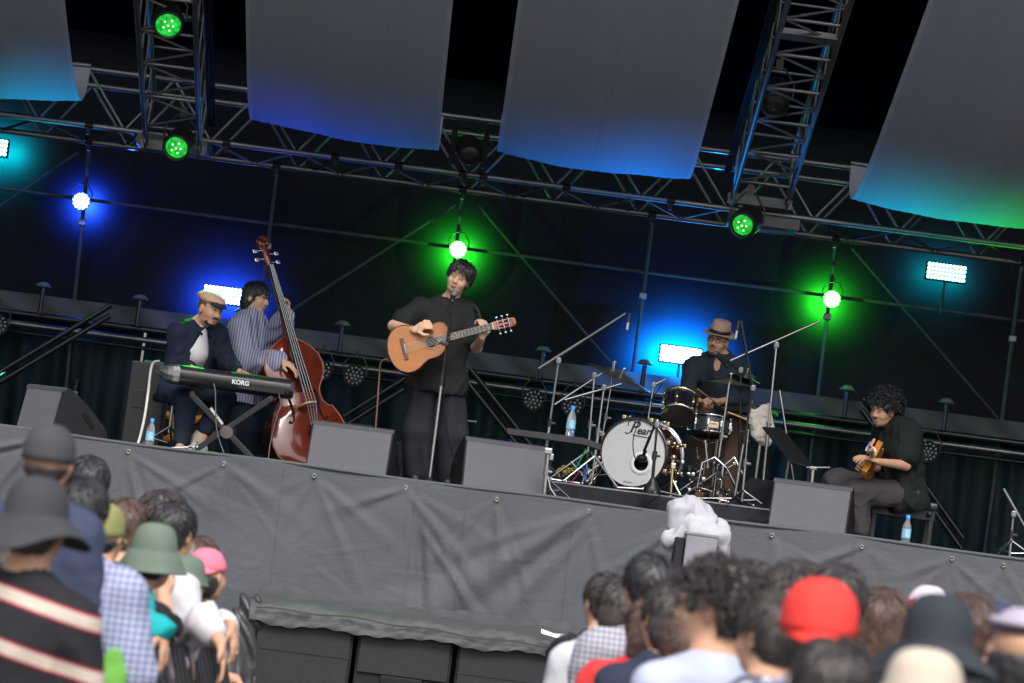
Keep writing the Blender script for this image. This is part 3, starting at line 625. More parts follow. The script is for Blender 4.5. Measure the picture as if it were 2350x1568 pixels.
# ---------------- scaffold behind ----------------
YP=35.35; PIPE=mat('dark scaffold pipe',(.06,.063,.066),.55,.0,var=.3,spec=.08)
def pole(u1,v1,u2,v2,D,rr,label,down=True,name='scaffold_pole',mt=PIPE):
    a=P(u1,v1,D); b=P(u2,v2,D)
    if down: b=b+(b-a)*((FLOOR-b.z)/(b.z-a.z)); 
    r=root(name,label,'pole',b if down else (a+b)*.5,'scaffold poles behind the band'); 
    part('pipe',MB().tube(b,a,rr*.78,n=10),mt,r)
    m=MB()
    for t in (.25,.55,.8):
        q=a.lerp(b,t); m=MB().box(q,(.07,.06,.06),bev=.01); part('coupler',m,STEEL,r); return r
pole(205,345,150,905,YP+.25,.024,'upright pole at the left carrying the round blue light')
pole(635,400,590,760,YP+.25,.022,'upright pole rising behind the double bass scroll')
pole(1062,445,1010,860,YP+.25,.022,'upright pole behind the singer under the green light')
pole(1497,515,1438,960,YP+.25,.024,'upright pole left of the drummer')
pole(1918,560,1865,1010,YP+.25,.024,'upright pole under the right hand green light')
pole(2345,610,2275,1150,YP+.25,.026,'upright pole at the far right of the stage')
pole(178,870,170,905,YP+.23,.02,'short upright pole beside the pole at far left')
def rail(z,y,rr,label,mt=PIPE,x0=-9.5,x1=9.5,wob=0):
    m=MB(); m.tube((x0,y,z),(x1,y,z),rr,n=12); return one('rail',m,mt,label,'rail',((x0+x1)/2,y,z),'rails along the back of the stage')
rail(zat(588,35.85),35.66,.016,'thin pipe running across the black backdrop at mid height')
GLP=mat('glossy black pipe',(.03,.032,.036),.22,.5)
rail(3.10,35.3,.03,'upper black rail along the top of the back curtain',GLP)
rail(3.0,35.2,.028,'middle black rail carrying the hung spotlights',mat('worn grey pipe',(.16,.16,.17),.3,.8,var=.5,scale=3))
rail(2.93,35.4,.02,'lower thin black rail along the top of the back curtain',GLP)
# wires and braces
def line(a,b,D,rr,label,name='brace_wire',cat='brace',mt=PIPE,D2=None,dbl=0):
    p,q=P(*a,D),P(*b,D2 or D); m=MB(); m.tube(p,q,rr,n=8)
    if dbl:
        o=V((0,0,-dbl)); m.tube(p+o,q+o,rr,n=8)
    one(name,m,mt,label,cat,p.lerp(q,.5))
line((1045,470),(663,716),35.66,.012,'diagonal brace line from the centre down to the bass player')
line((1098,472),(1400,832),35.66,.012,'diagonal brace line from the centre down to the cymbals')
line((180,350),(-40,500),35.66,.011,'diagonal brace line at the upper left corner of the backdrop')
line((1955,570),(2290,960),35.66,.012,'diagonal brace line right of the right hand green light')
line((1080,848),(1300,1125),34.6,.028,'double diagonal tube bracing right of the singer','brace_tube','brace',GLP,dbl=.13)
line((930,868),(790,955),34.6,.026,'double diagonal tube bracing left of the singer','brace_tube','brace',GLP,dbl=.1)
line((255,700),(-10,860),34.6,.026,'double diagonal tube bracing behind the left monitor','brace_tube','brace',GLP,dbl=.1)
line((1980,915),(2210,1235),34.6,.026,'double diagonal tube behind the seated guitarist','brace_tube','brace',GLP,dbl=.1)
# dome caps on posts
dome=None
for i,u in enumerate((100,322,556,787,1020,1247,1480,1715,1945,2173)):
    v=650+(u-100)*.1287; b=P(u,v+6,35.2); 
    la='dome topped black post above the rail, number %s from the left'%('one two three four five six seven eight nine ten'.split()[i])
    if dome is None:
        dome=root('post',la,'post',b,'dome topped posts along the back rail')
        part('dome',MB().lathe([(.001,.036),(.03,.033),(.052,.02),(.062,.004),(.080,-.004),(.080,-.008),(.066,-.010),(.066,-.014),(.03,-.016)],b,(0,0,1),20),mat('grey dome',(.12,.125,.13),.5),dome)
        part('shaft',MB().tube(b+V((0,0,-.02)),b+V((0,0,-.26)),.022),GLP,dome)
    else:
        c=copy_tree(dome); c.location=b; c['label']=la
# ---------------- stage lights ----------------
def emat(n,c,s): return mat(n,(.02,.02,.02),.3,var=0,emit=c,es=s)
EB=emat('blue led',(.25,.42,1),14); EG=emat('green led',(.35,1,.3),14); EC=emat('cyan led',(.25,.95,1),7); EBW=emat('bright blue led',(.45,.75,1),16); OFF=mat('unlit led lens',(.30,.31,.32),.15,.5,var=0)
def led_round(u,v,D,rad_,em,label,aim=None,n=(1,6,12),grp='round led wash lights'):
    c=P(u,v,D); a=(aim or (CAM-c)).normalized(); X,Y,_=frame(a); r=root('stage_light',label,'stage light',c,grp)
    part('housing',MB().lathe([(rad_*.35,-.16),(rad_*.8,-.13),(rad_*1.1,-.04),(rad_*1.18,0),(rad_*1.18,.02),(rad_*1.08,.02),(rad_*1.05,.0),(.001,-.004)],c,a,24,cap=True),BLK,r)
    m=MB()
    for k,nn in enumerate(n):
        for j in range(nn):
            q=c+a*.004+(X*math.cos(2*PI*j/nn+k)+Y*math.sin(2*PI*j/nn+k))*rad_*.42*k; m.sphere(q,rad_*.185,8,0,(1,1,1))
    part('led_array',m,em,r)
    y=MB(); up=V((0,0,1)); sx=a.cross(up).normalized(); R=rad_*1.25; y.path([c-sx*R,c-sx*R+up*R*.9,c-sx*R*.5+up*R*1.7,c+sx*R*.5+up*R*1.7,c+sx*R+up*R*.9,c+sx*R],.008,6); y.tube(c+up*R*1.7,c+up*R*2.2,.012); part('yoke',y,BLKM,r); return r,c,a
def led_panel(u,v,D,w,h,rows,cols,em,label,yaw=0):
    c=P(u,v,D); R=Matrix.Rotation(rad(yaw),3,'Z'); r=root('led_panel',label,'stage light',c,'rectangular led panels at the back')
    part('housing',MB().box(c+R@V((0,.05,0)),(w+.02,.09,h+.02),R,bev=.01),BLK,r); m=MB()
    for i in range(rows):
        for j in range(cols): m.sphere(c+R@V((-w/2+w*(j+.5)/cols,-.002,-h/2+h*(i+.5)/rows)),min(w/cols,h/rows)*.5,8)
    part('led_array',m,em,r); part('bracket',MB().tube(c+V((0,.06,-h/2)),c+V((0,.06,-h/2-.3)),.012),BLKM,r); return c
def lamp(p,col,w,size=.06,kind='POINT',aim=None,ang=90,name='lamp'):
    l=bpy.data.lights.new(name,kind); l.color=col; l.energy=w; l.shadow_soft_size=0
    if kind=='SPOT': l.spot_size=rad(ang); l.spot_blend=1
    o=bpy.data.objects.new(name,l); COL.objects.link(o); o.location=p
    if aim is not None: o.rotation_euler=(V(aim)-V(p)).to_track_quat('-Z','Y').to_euler()
    o.visible_camera=True; return o
BLUE=(.02,.10,1); GREEN=(.02,1,.02); CYAN=(.0,.75,.8); AZ=(.0,.25,1)
LG=float(45)
for u,v,em,colr,la,w in((186,462,EB,BLUE,'round light glowing blue on the left pole',1.0),(1051,573,EG,GREEN,'round light glowing green above the singer',1.0),(1909,687,EG,GREEN,'round light glowing green on the right pole',1.0)):
    r_,c,a=led_round(u,v,35.45,.074,em,la); 
    lamp(V((c.x,YB-.42,c.z)),colr,LG*.35*w,0,'SPOT',V((c.x,YB+1,c.z)),150); lamp(c+a*.12,colr,LG*.2*w); lamp(V((c.x,YB-.22,c.z)),colr,LG*2.8*w,0,'SPOT',V((c.x,YB+1,c.z)),150)  # backward spots are added: they imitate lens bloom as a backdrop halo
for u,v,w,h,rows,cols,em,colr,la,pw in((510,677,.35,.155,4,10,EB,BLUE,'blue led panel glowing behind the keyboard player cap',1.6),(1562,815,.38,.155,4,11,EBW,AZ,'brightest blue white led panel beside the drummer shoulder',7),(2172,625,.36,.155,4,11,EC,CYAN,'cyan led panel at the upper right of the backdrop',.25),(-28,335,.36,.155,4,11,EC,CYAN,'cyan led panel cut by the left picture edge',.8)):
    c=led_panel(u,v,35.5,w,h,rows,cols,em,la); [lamp(V((c.x+k,YB-.26,c.z)),colr,LG*pw*.9,0,'SPOT',V((c.x+k,YB+1,c.z)),150) for k in(-.15,0,.15)]; lamp(V((c.x,YB-.45,c.z+.05)),colr,LG*pw*1.0,0,'SPOT',V((c.x,YB+1,c.z)),155); lamp(c+V((0,-.12,0)),colr,LG*pw*.1)  # spots behind the panel are added to spread a bloom-like glow on the backdrop
hung=[(813,862,'unlit round light hanging from the rail behind the bass'),(1224,918,'unlit round light hanging left of the cymbal stands'),(1313,932,'unlit round light hanging above the water bottle on the tray'),(2130,1037,'unlit round light hanging behind the seated guitarist'),(737,850,'unlit round light half hidden behind the double bass'),(-6,745,'unlit round light cut by the left picture edge')]
for u,v,la in hung: led_round(u,v,34.9,.085,OFF,la,n=(1,6,12),grp='unlit round lights hung from the back rail')
# par cans on the sloping trusses
LENS=bpy.data.materials.new('green lens'); LENS.use_nodes=True
def lensmat():
    n=LENS.node_tree.nodes; L=LENS.node_tree.links; b=n['Principled BSDF']; b.inputs['Base Color'].default_value=(.01,.05,.01,1); b.inputs['Roughness'].default_value=.15
    tc=n.new('ShaderNodeTexCoord'); v=n.new('ShaderNodeTexNoise'); v.inputs['Scale'].default_value=25; L.new(tc.outputs['Object'],v.inputs['Vector'])
    r=n.new('ShaderNodeMapRange'); r.inputs[1].default_value=.3; r.inputs[2].default_value=.8; r.inputs[3].default_value=.15; r.inputs[4].default_value=.7; L.new(v.outputs['Fac'],r.inputs[0]); b.inputs['Emission Color'].default_value=(.02,.8,.06,1); L.new(r.outputs[0],b.inputs['Emission Strength'])
lensmat(); EG2=emat('green lamp point',(.5,1,.45),3); DG=mat('dark glass lens',(.02,.025,.025),.08,0,var=0)
def parcan(u,v,D,label,lit=True,rr=.093,aim=(0,-1,-.35),up=V((0,0,1))):
    c=P(u,v,D); a=V(aim).normalized(); X,Y,_=frame(a); r=root('spotlight',label,'spotlight',c,'spotlights on the sloping trusses')
    part('can',MB().lathe([(.03,-.36),(.075,-.34),(.10,-.28),(.125,-.16),(.125,-.03),(.12,.02),(.105,.03),(.10,.0)],c,a,24,cap=False),BLK,r)
    part('lens',MB().lathe([(rr+.01,-.005),(rr*.8,.012),(rr*.4,.02),(.001,.022)],c,a,24),LENS if lit else DG,r)
    if lit:
        m=MB()
        for k,(x,y) in enumerate(((-.03,.03),(.025,.045),(.04,0),(-.035,-.02),(.0,.0),(.015,-.04))): m.sphere(c+a*.022+X*x+Y*y,.007,8)
        part('led_array',m,EG2,r)
    y=MB(); sx=V((1,0,0)); y.path([c-a*.12-sx*.14,c-a*.12-sx*.14+up*.12,c-a*.12-sx*.05+up*.24,c-a*.12+sx*.05+up*.24,c-a*.12+sx*.14+up*.12,c-a*.12+sx*.14],.012,6); y.box(c-a*.12+up*.27,(.06,.05,.09)); part('yoke',y,BLK,r)
parcan(386,57,30.6,'green spotlight at the top of the left sloping truss',aim=(.15,-1,-.55))
parcan(405,339,32.6,'green spotlight at the foot of the left sloping truss',rr=.085,aim=(-.1,-1,-.45))
parcan(1704,517,32.6,'green spotlight at the foot of the right sloping truss',rr=.08,aim=(-.35,-1,-.4))
parcan(1778,240,31.4,'unlit dark spotlight half way up the right sloping truss',lit=False,rr=.1,aim=(-.05,-1,-.75))
c=P(1078,330,33.0); r=root('moving_head','dark moving head light under the truss between the two middle banners','stage light',c)
part('yoke',MB().box(c+V((-.14,0,-.05)),(.05,.14,.3),bev=.02).box(c+V((.14,0,-.05)),(.05,.14,.3),bev=.02).box(c+V((0,0,.15)),(.28,.16,.08),bev=.02),RUB,r)
part('head',MB().lathe([(.05,-.16),(.1,-.12),(.11,.0),(.09,.12),(.08,.14),(.001,.13)],c+V((0,0,-.06)),(.1,-.8,-.4),20,cap=True),BLK,r)
# added spots without fixtures, colouring the banner undersides, sloping trusses and roof gap
for u,v,colr,w in((20,190,(.05,1,.5),70),(80,200,CYAN,40),(150,212,AZ,40),(620,275,BLUE,24),(720,300,BLUE,18),(830,318,BLUE,15),(950,335,AZ,14),(1170,345,AZ,10),(1260,362,AZ,14),(1360,380,AZ,26),(1460,395,AZ,44),(1550,405,AZ,48),(1980,452,AZ,26),(2050,466,CYAN,30),(2140,482,CYAN,34),(2240,498,(.02,1,.45),26),(2330,470,GREEN,26),(2370,500,GREEN,30)):
    t=P(u,v,32.75)+V((0,-.32,.10)); p=V((t.x*.99,34.7,FLOOR+.35)); lamp(p,colr,w*4.2,.1,'SPOT',t,25,'added_wash_lamp')
lamp(P(1640,420,33.9),AZ,26,.05,'SPOT',P(1760,150,31.5),50,'added_wash_lamp'); lamp(P(300,360,33.9),BLUE,10,.05,'SPOT',P(345,100,31.5),50,'added_wash_lamp'); lamp(P(490,360,33.9),BLUE,6,.05,'SPOT',P(450,100,31.5),50,'added_wash_lamp')
lamp(P(1600,300,33.4),BLUE,14,.05,'SPOT',P(1700,30,31.2)+V((0,0,.5)),60,'added_wash_lamp')


for (u,v,D,t_,w) in ((386,57,30.6,P(760,1400,27.3),260),(405,339,32.6,P(540,868,29.6),900),(1704,517,32.6,P(1010,1440,27.35),300)):
    a_=P(u,v,D); t_=V(t_); lamp(a_+(t_-a_).normalized()*.12,(.02,1,.08),w,.05,'SPOT',t_,9 if t_.y<28 else 15,'spot_beam')
m_=[]
for k in range(3):
    y=TY0+.12+.1*k; z0=CH[2][1]+.03; m_=[V((x,y,z0+.012*k-.03*abs(math.sin(x*1.6+k)))) for x in np.linspace(-6,6,120)]; one('cable',MB().path(m_,.010,6),RUB,('front','middle','rear')[k]+' black cable lying along the inside of the cross truss','cable',m_[0])
for u in (260,700,1180,1420,1900):
    p=P(u,414+(u-1175)*.13,TY0); one('cable',MB().path([p+V((0,0,0)),p+V((.03,.02,-.10)),p+V((.10,.05,-.13)),p+V((.17,.1,-.08)),p+V((.2,.15,0))],.007,6),RUB,'loop of black cable under the cross truss, '+{260:'left of the left sloping truss',700:'under the banner left of centre',1180:'right of the moving head',1420:'under the banner right of centre',1900:'right of the right sloping truss'}[u],'cable',p)
# ---------------- wedge monitors ----------------
WM=mat('textured speaker paint',(.020,.019,.023),.62,bump=.2,bscale=90); WG=mat('grey monitor grille',(.125,.125,.14),.7,bump=.25,bscale=220,var=.04)
def wedge(u,v,D,yaw,label,w=.62,h=.36,zf=FLOOR,dep=.52,lean=.06,grp='wedge monitors',light=False):
    c=PX(u,D,zf); c.z=zf; R=Matrix.Rotation(rad(yaw),3,'Z'); ex=R@V((0,1,0)); ey=V((0,0,1)); ez=R@V((1,0,0)); r=root('wedge_monitor',label,'monitor speaker',c,grp)
    pr=[(0,0),(lean,h),(lean+.05,h+.012)]+[(lean+.05+(dep-lean-.05)*t,(h+.012)-(h-.07)*(t**1.25)) for t in(.2,.4,.6,.8,.95)]+[(dep,.06),(dep,0)]
    part('cabinet',MB().prism(pr,c,ex,ey,ez,-w/2,w/2),WM,r)
    e=V((lean,h)).normalized(); fr=[(-.006,.012),(lean*(h-.012)/h-.006,h-.012),(lean*(h-.012)/h-.001,h-.012),(-.001,.012)]
    part('grille',MB().prism(fr,c,ex,ey,ez,-w/2+.012,w/2-.012),WG,r)
    part('top_trim',MB().prism([(lean-.012,h-.022),(lean-.006,h+.004),(lean+.03,h+.012),(lean+.03,h)],c,ex,ey,ez,-w/2-.001,w/2+.001),mat('trim',(.07,.07,.08),.5) if 'trim' not in bpy.data.materials else bpy.data.materials['trim'],r)
    for q in(-1,1):
        m=MB(); cc=c+ez*(q*(w/2+.002))+ex*(dep*.62)+ey*(h*.42); m.box(cc,(.006,.15,.045),R@Matrix.Rotation(rad(-42),3,'X'),bev=.02); part('handle_recess',m,RUB,r)
    return r
wedge(793,1090,28.95,-9,'grey fronted wedge monitor in front of the double bass',w=.63,h=.365)
wedge(1152,1140,28.95,14,'grey fronted wedge monitor just right of the singer',w=.64,h=.39)
wedge(1850,1230,28.95,-12,'grey fronted wedge monitor in front of the seated guitarist',w=.60,h=.38)
wedge(76,998,29.0,-47,'dark wedge monitor turned sideways at the far left stage edge',w=.46,h=.36,dep=.52)
wedge(1800,1150,30.6,150,'dark wedge monitor with round driver behind the music stand',w=.6,h=.38,grp=None)
wedge(768,1000,31.6,-25,'grey wedge monitor standing behind the double bass',w=.5,h=.42,grp=None)
c=PX(905,29.6,FLOOR); c.z=FLOOR; one('stage_box',MB().box(c+V((0,0,.15)),(.14,.3,.30),bev=.01).box(c+V((0,-.152,.2)),(.1,.008,.08)),WM,'small dark box behind the left wedge monitor beside the singer','box',c)
# ---------------- mic stands ----------------
def mast(u1,v1,u2,v2,D,zf,D2=None):
    a=P(u1,v1,D); b=P(u2,v2,D2 or D); b=b+(b-a)*((zf-b.z)/(b.z-a.z)); return a,b
def tripod(r,b,R=.24,h=.16,m=CHR,rot=0,n=3,base=.0,name='leg'):
    for k in range(n):
        t=2*PI*k/n+rot; e=b+V((math.cos(t)*R,math.sin(t)*R,.012)); mm=MB(); mm.tube(b+V((0,0,h)),e,.010,.009); mm.sphere(e,.014,8); part(name,mm,m,r)
        part('strut',MB().tube(b+V((0,0,h*.35)),b.lerp(e,.55)+V((0,0,h*.42)),.006),m,r)
def cable(pts,rr,label,mt=RUB,name='cable'): 
    P_=[V(p) for p in pts]; out=[]
    for i in range(len(P_)-1):
        p0,p1,p2,p3=P_[max(i-1,0)],P_[i],P_[i+1],P_[min(i+2,len(P_)-1)]
        for k in range(8):
            t=k/8; out.append(.5*((2*p1)+(p2-p0)*t+(2*p0-5*p1+4*p2-p3)*t*t+(3*p1-p0-3*p2+p3)*t**3))
    out.append(P_[-1]); return one(name,MB().path(out,rr,6),mt,label,'cable',out[0])
MICB=mat('mic body',(.03,.03,.032),.4,.3); MICG=mat('mic mesh',(.25,.25,.26),.35,.9,bump=.6,bscale=400)
def mic_dyn(c,a,label,loc=None,grp=None):
    r=root('microphone',label,'microphone',c,grp); a=V(a).normalized()
    part('grille_ball',MB().sphere(c,.026,14).lathe([(.027,-.004),(.028,0),(.027,.004)],c-a*.004,a,16),MICG,r); part('body',MB().lathe([(.024,.012),(.021,.03),(.014,.16),(.013,.17)],c,a*-1,16,cap=True),MICB,r); return r
def mic_pencil(a,b,label):
    r=root('microphone',label,'microphone',a,'overhead microphones'); m=MB().tube(a,b,.0125,n=12); part('body',m,mat('champagne mic',(.6,.56,.48),.3,.8) if 'champagne mic' not in bpy.data.materials else bpy.data.materials['champagne mic'],r)
    part('clip',MB().tube(a.lerp(b,.55),b+(b-a)*.25,.016,.012,n=10),MICB,r)
# singer stand
r=root('microphone_stand','straight mic stand with chrome lower tube in front of the singer','mic stand',(0,0,0)); a,b=mast(1037,694,984,1112,28.85,FLOOR); r.location=b
k=a.lerp(b,.43); part('upper_tube',MB().tube(a,k,.0085),BLKM,r); part('lower_tube',MB().tube(k,b,.0125,n=14),CHR,r); part('clutch',MB().tube(k+(a-k).normalized()*.06,k-(a-k).normalized()*.04,.019),BLK,r)
part('base',MB().lathe([(.13,0),(.13,.012),(.11,.022),(.03,.035),(.015,.06)],b,(0,0,1),28,cap=True),BLKM,r); q=a.lerp(b,.2); part('clip',MB().tube(a+V((0,-.02,0)),a+V((0.01,0,.05)),.016),BLK,r)
m=MB(); q=P(1022,790,28.83); m.box(q,(.05,.02,.03),bev=.006).tube(q+V((-.02,0,.02)),q+V((-.05,-.01,.0)),.004); part('pop_clip',m,BLK,r); part('tuner',MB().tube(q+V((-.045,-.01,-.01)),q+V((-.05,-.01,-.08)),.007),CHR,r)
mc=P(1042,674,28.83); mic_dyn(mc,(.1,-.15,.6) ,'black vocal microphone held up at the singer mouth')
bpy.data.objects['microphone'].rotation_euler=(0,0,0)
cable([a,a.lerp(b,.25)+V((.02,-.03,0)),P(1023,850,28.8),P(1018,930,28.85),P(1030,1010,28.9),P(1046,1065,28.95),P(1056,1080,29)],.005,'black cable curving down from the singer mic stand')
cable([P(890,824,28.9),P(874,832,28.95),P(870,870,29),P(866,930,29),P(861,1000,29),P(858,1100,29.2)],.006,'brown guitar lead hanging left of the singer',mat('brown lead',(.20,.10,.07),.5))
def stand(label,m4,D,zf,tube=(.0095,.0135),mats=(CHR,CHR),boom=None,tri=(.26,.2),grp='chrome stands around the drum kit',br=.009,rot=0,D2=None,extra=None,name='boom_stand',cat='stand',frac=.45):
    a,b=mast(*m4,D,zf,D2); r=root(name,label,cat,b,grp); k=a.lerp(b,frac); part('upper_tube',MB().tube(a,k,tube[0],n=12),mats[0],r); part('lower_tube',MB().tube(k,b+V((0,0,.03)),tube[1],n=12),mats[1],r)
    part('clutch',MB().tube(k+V((0,0,.035)),k-V((0,0,.03)),tube[1]+.007).box(k+V((.025,-.01,0)),(.04,.02,.02),bev=.005),STEEL if mats[0]==CHR else BLK,r)
    if boom:
        for i,bb in enumerate(boom):
            p,q=P(*bb[0],bb[2]),P(*bb[1],bb[3] if len(bb)>3 else bb[2]); mm=MB(); mm.tube(p,p.lerp(q,.5),br+.003,n=10).tube(p.lerp(q,.5),q,br,n=10); part('boom',mm,mats[0],r)
        part('boom_clamp',MB().lathe([(.02,-.02),(.024,0),(.02,.02)],a,(0,1,0),12,cap=True).box(a,(.035,.05,.05),bev=.008),STEEL,r)
    if tri: tripod(r,b,tri[0],tri[1],mats[1],rot)
    if extra: extra(r,a,b)
    return r,a,b
RZT=2.16
stand('tall overhead mic stand left of the drums with boom rising to the right',(1282,828,1256,1010),29.7,FLOOR,boom=[((1236,846),(1435,720),29.7)],mats=(STEEL,CHR),tri=(.3,.2),rot=.4)
mic_pencil(P(1439,757,29.7),P(1444,727,29.7),'slim silver overhead microphone above the left cymbals'); cable([P(1446,722,29.7),P(1451,700,29.7),P(1443,692,29.7),P(1420,708,29.72),P(1380,752,29.75),P(1340,790,29.75)],.005,'thin blue lit cable along the left overhead boom')
stand('cymbal boom stand nearest the bass drum left side with arm pointing up right',(1364,862,1344,1100),30.7,RZT,boom=[((1273,929),(1381,857),30.7)],tri=(.27,.28),rot=2.5)
stand('second cymbal boom stand left of the bass drum with flatter arm',(1386,890,1358,1100),30.5,RZT,boom=[((1296,918),(1426,881),30.5)],tri=(.25,.24),rot=3.6)
stand('short stand for the tray with chrome tube at the stage edge',(1259,1030,1247,1150),28.8,FLOOR,tube=(.014,.017),boom=None,tri=None,extra=lambda r,a,b:(part('leg',MB().path([a.lerp(b,.45),P(1262,1120,28.8),P(1275,1140,28.8),V((P(1283,1152,28.8).x,28.8,FLOOR))],.012),CHR,r),part('tilter',MB().box(a+V((0,0,-.02)),(.06,.05,.05),bev=.01).box(a+V((.03,0,-.06)),(.03,.03,.05),bev=.006),CHR,r)))
stand('black and chrome mic stand right of the drummer with steep upper arm',(1728,891,1690,1120),30.5,RZT,mats=(BLKM,CHR),boom=[((1700,736),(1728,889),30.5)],tri=(.3,.05),rot=1)
mic_pencil(P(1688,777,30.5),P(1694,745,30.5),'slim silver overhead microphone right of the drummer hat')
stand('tall chrome boom stand right of the drums with arm rising to the right',(1782,792,1750,1120),30.6,RZT-.16,boom=[((1676,828),(1880,738),30.6)],tri=(.28,.05),rot=.2)
stand('chrome stand holding the flat cymbal over the snare',(1674,878,1640,1120),30.9,RZT,tri=(.25,.24),rot=.9)
stand('cymbal stand upper arm beside the towel',(1789,896,1803,985),30.9,FLOOR,D2=30.9,tri=None,frac=.9)
stand('thin chrome stand between the snare and music stand',(1718,985,1706,1110),30.3,RZT,tri=(.2,.12),rot=2)
stand('chrome pole standing behind the right wedge monitor with small clamp',(1866,1075,1860,1140),29.7,FLOOR,tube=(.016,.016),tri=None,grp=None,extra=lambda r,a,b: part('clamp_screw',MB().tube(a+V((-.05,0,.0)),a+V((.12,0,.02)),.008).sphere(a+V((.12,0,.02)),.014,8).box(a,(.06,.05,.03),bev=.008),STEEL,r))
stand('chrome pole behind the middle wedge monitor beside the singer legs',(1064,965,1044,1060),29.8,FLOOR,tube=(.015,.015),tri=None,grp=None,extra=lambda r,a,b: part('clamp_screw',MB().tube(a+V((0,0,0)),a+V((.09,0,.0)),.008).sphere(a+V((.09,0,.0)),.013,8),STEEL,r))
stand('mic stand at the far right edge with black boom leaning left',(2326,1180,2318,1260),29.2,FLOOR,mats=(STEEL,CHR),boom=[((2303,1122),(2375,1250),29.2)],tri=(.25,.15),grp=None)
stand('low mic stand in front of the bass drum with black boom into the port',(1508,975,1497,1105),30.0,RZT,mats=(BLKM,BLKM),boom=[((1478,1036),(1506,968),30.15,30.0)],tri=None,grp=None,extra=lambda r,a,b:(part('base',MB().lathe([(.07,0),(.07,.03),(.045,.07),(.02,.12)],b+V((0,0,.0)),(0,0,1),16,cap=True),BLK,r),[part('leg',MB().tube(b+V((0,0,.03)),b+V(q),.011),CHR,r) for q in((-.27,-.05,.01),(.26,.1,.01),(.02,-.2,.012))]))
r=root('microphone','black drum microphone inside the bass drum port','microphone',P(1474,1052,30.2)); c=P(1473,1052,30.25); part('body',MB().sphere(c,.045,12,0,(1,1.2,.7)).tube(c,c+V((.02,-.05,.06)),.014),BLK,r)
cable([P(1520,880,30.2),P(1500,910,30.1),P(1480,940,30.0),P(1463,975,30.0),P(1453,1010,30.0),P(1455,1045,30.1),P(1465,1058,30.2)],.0045,'thin black cable looping over the bass drum head')
stand('black mic stand boom reaching the drummer mouth',(1700,850,1698,1000),31.2,RZT,mats=(BLKM,BLKM),boom=[((1648,818),(1700,852),31.7,31.2)],tri=None,grp=None,br=.012)
mic_dyn(P(1644,812,31.75),(-.5,.4,.5),'black vocal microphone in front of the drummer mouth')
# ---------------- drums ----------------
RI=mat('dark riser cloth',(.028,.03,.036),.8,bump=.15)
r=root('drum_riser','low black drum riser with a pale metal front edge','riser',(P(1510,1130,30).x,31.6,FLOOR)); xa=P(1262,1115,30.15).x; xb=P(1905,1190,30.15).x
R=Matrix.Rotation(rad(-.8),3,'Z'); cx=(xa+xb)/2
part('platform',MB().box((cx,31.55,(FLOOR+RZT)/2-.002),(xb-xa,2.7,RZT-FLOOR-.004),bev=.01),RI,r); part('edge_trim',MB().box((cx,30.195,RZT-.006),(xb-xa+.01,.02,.012)),ALU,r)
part('front_cloth',MB().sheet([[V((xa+(xb-xa)*i/120,30.18+.006*math.sin(i*.9)+.01*math.sin(i*.23),z)) for i in range(121)] for z in(FLOOR,FLOOR+.05,FLOOR+.1,RZT-.014)]),RI,r)
cable([V((P(1518,1122,30.15).x,30.12,RZT)),V((P(1505,1128,30.15).x,30.1,RZT-.03)),V((P(1480,1150,30.15).x,30.08,FLOOR+.05)),V((P(1470,1165,30.15).x,30.05,FLOOR))],.004,'thin cable hanging down the front of the drum riser')
MAR=mat('dark maroon shell',(.035,.006,.010),.12,var=.2,coat=.6); HEADW=mat('white drum head',(.62,.62,.63),.45,var=.03,scale=3); HEADT=mat('clear drum head',(.10,.075,.07),.25,var=.1)
bc=P(1455,1040,30.55); ba=V((math.sin(rad(19)),math.cos(rad(19)),0)); bx=V((math.cos(rad(19)),-math.sin(rad(19)),0)); bz=V((0,0,1)); BR=.285
r=root('bass_drum','large bass drum with white front head, maroon shell and gold lugs','drum',V((bc.x,bc.y+.2,RZT)))
part('shell',MB().lathe([(BR-.012,.0),(BR-.012,.46)],bc,ba,56),MAR,r)
part('hoop',MB().lathe([(BR-.02,-.02),(BR,-.025),(BR+.006,0),(BR,.03),(BR-.012,.03)],bc,ba,56),mat('black hoop',(.012,.01,.012),.2,coat=.5),r)
part('hoop',MB().lathe([(BR-.012,.43),(BR+.004,.43),(BR+.008,.46),(BR,.49),(BR-.02,.485)],bc,ba,56),CHR,r)
part('rear_head',MB().lathe([(BR-.015,.47),(.001,.47)],bc,ba,40),HEADT,r)
pc=bx*.02*0+bx*(-.0)+V((0,0,0)); port=bc+bx*.07+bz*(-.075); PR=.062
hd=part('front_head',MB(),HEADW,r)
bm=bmesh.new(); N=64; o1=[]; i1=[]
for k in range(N):
    t=2*PI*k/N; o1.append(bm.verts.new(bc+bx*math.cos(t)*(BR-.017)+bz*math.sin(t)*(BR-.017)-ba*.004-origin(r))); i1.append(bm.verts.new(port+bx*math.cos(t)*PR+bz*math.sin(t)*PR-ba*.004-origin(r)))
for k in range(N): bm.faces.new((o1[k],o1[(k+1)%N],i1[(k+1)%N],i1[k]))
bm.to_mesh(hd.data); bm.free()
part('port_ring',MB().lathe([(PR-.003,-.006),(PR,-.009),(PR+.028,-.009),(PR+.030,-.006)],port,ba,40),mat('white ring',(.75,.75,.77),.4,var=0),r)
part('damper_ring',MB().lathe([(BR-.05,-.0052),(BR-.018,-.0052)],bc,ba,56),mat('translucent damper',(.66,.66,.66),.4,var=0),r)
part('pillow',MB().sphere(port+ba*.2+bz*-.1,.14,14,0,(1,1,.6)),mat('dark pillow',(.03,.06,.04),.8),r)
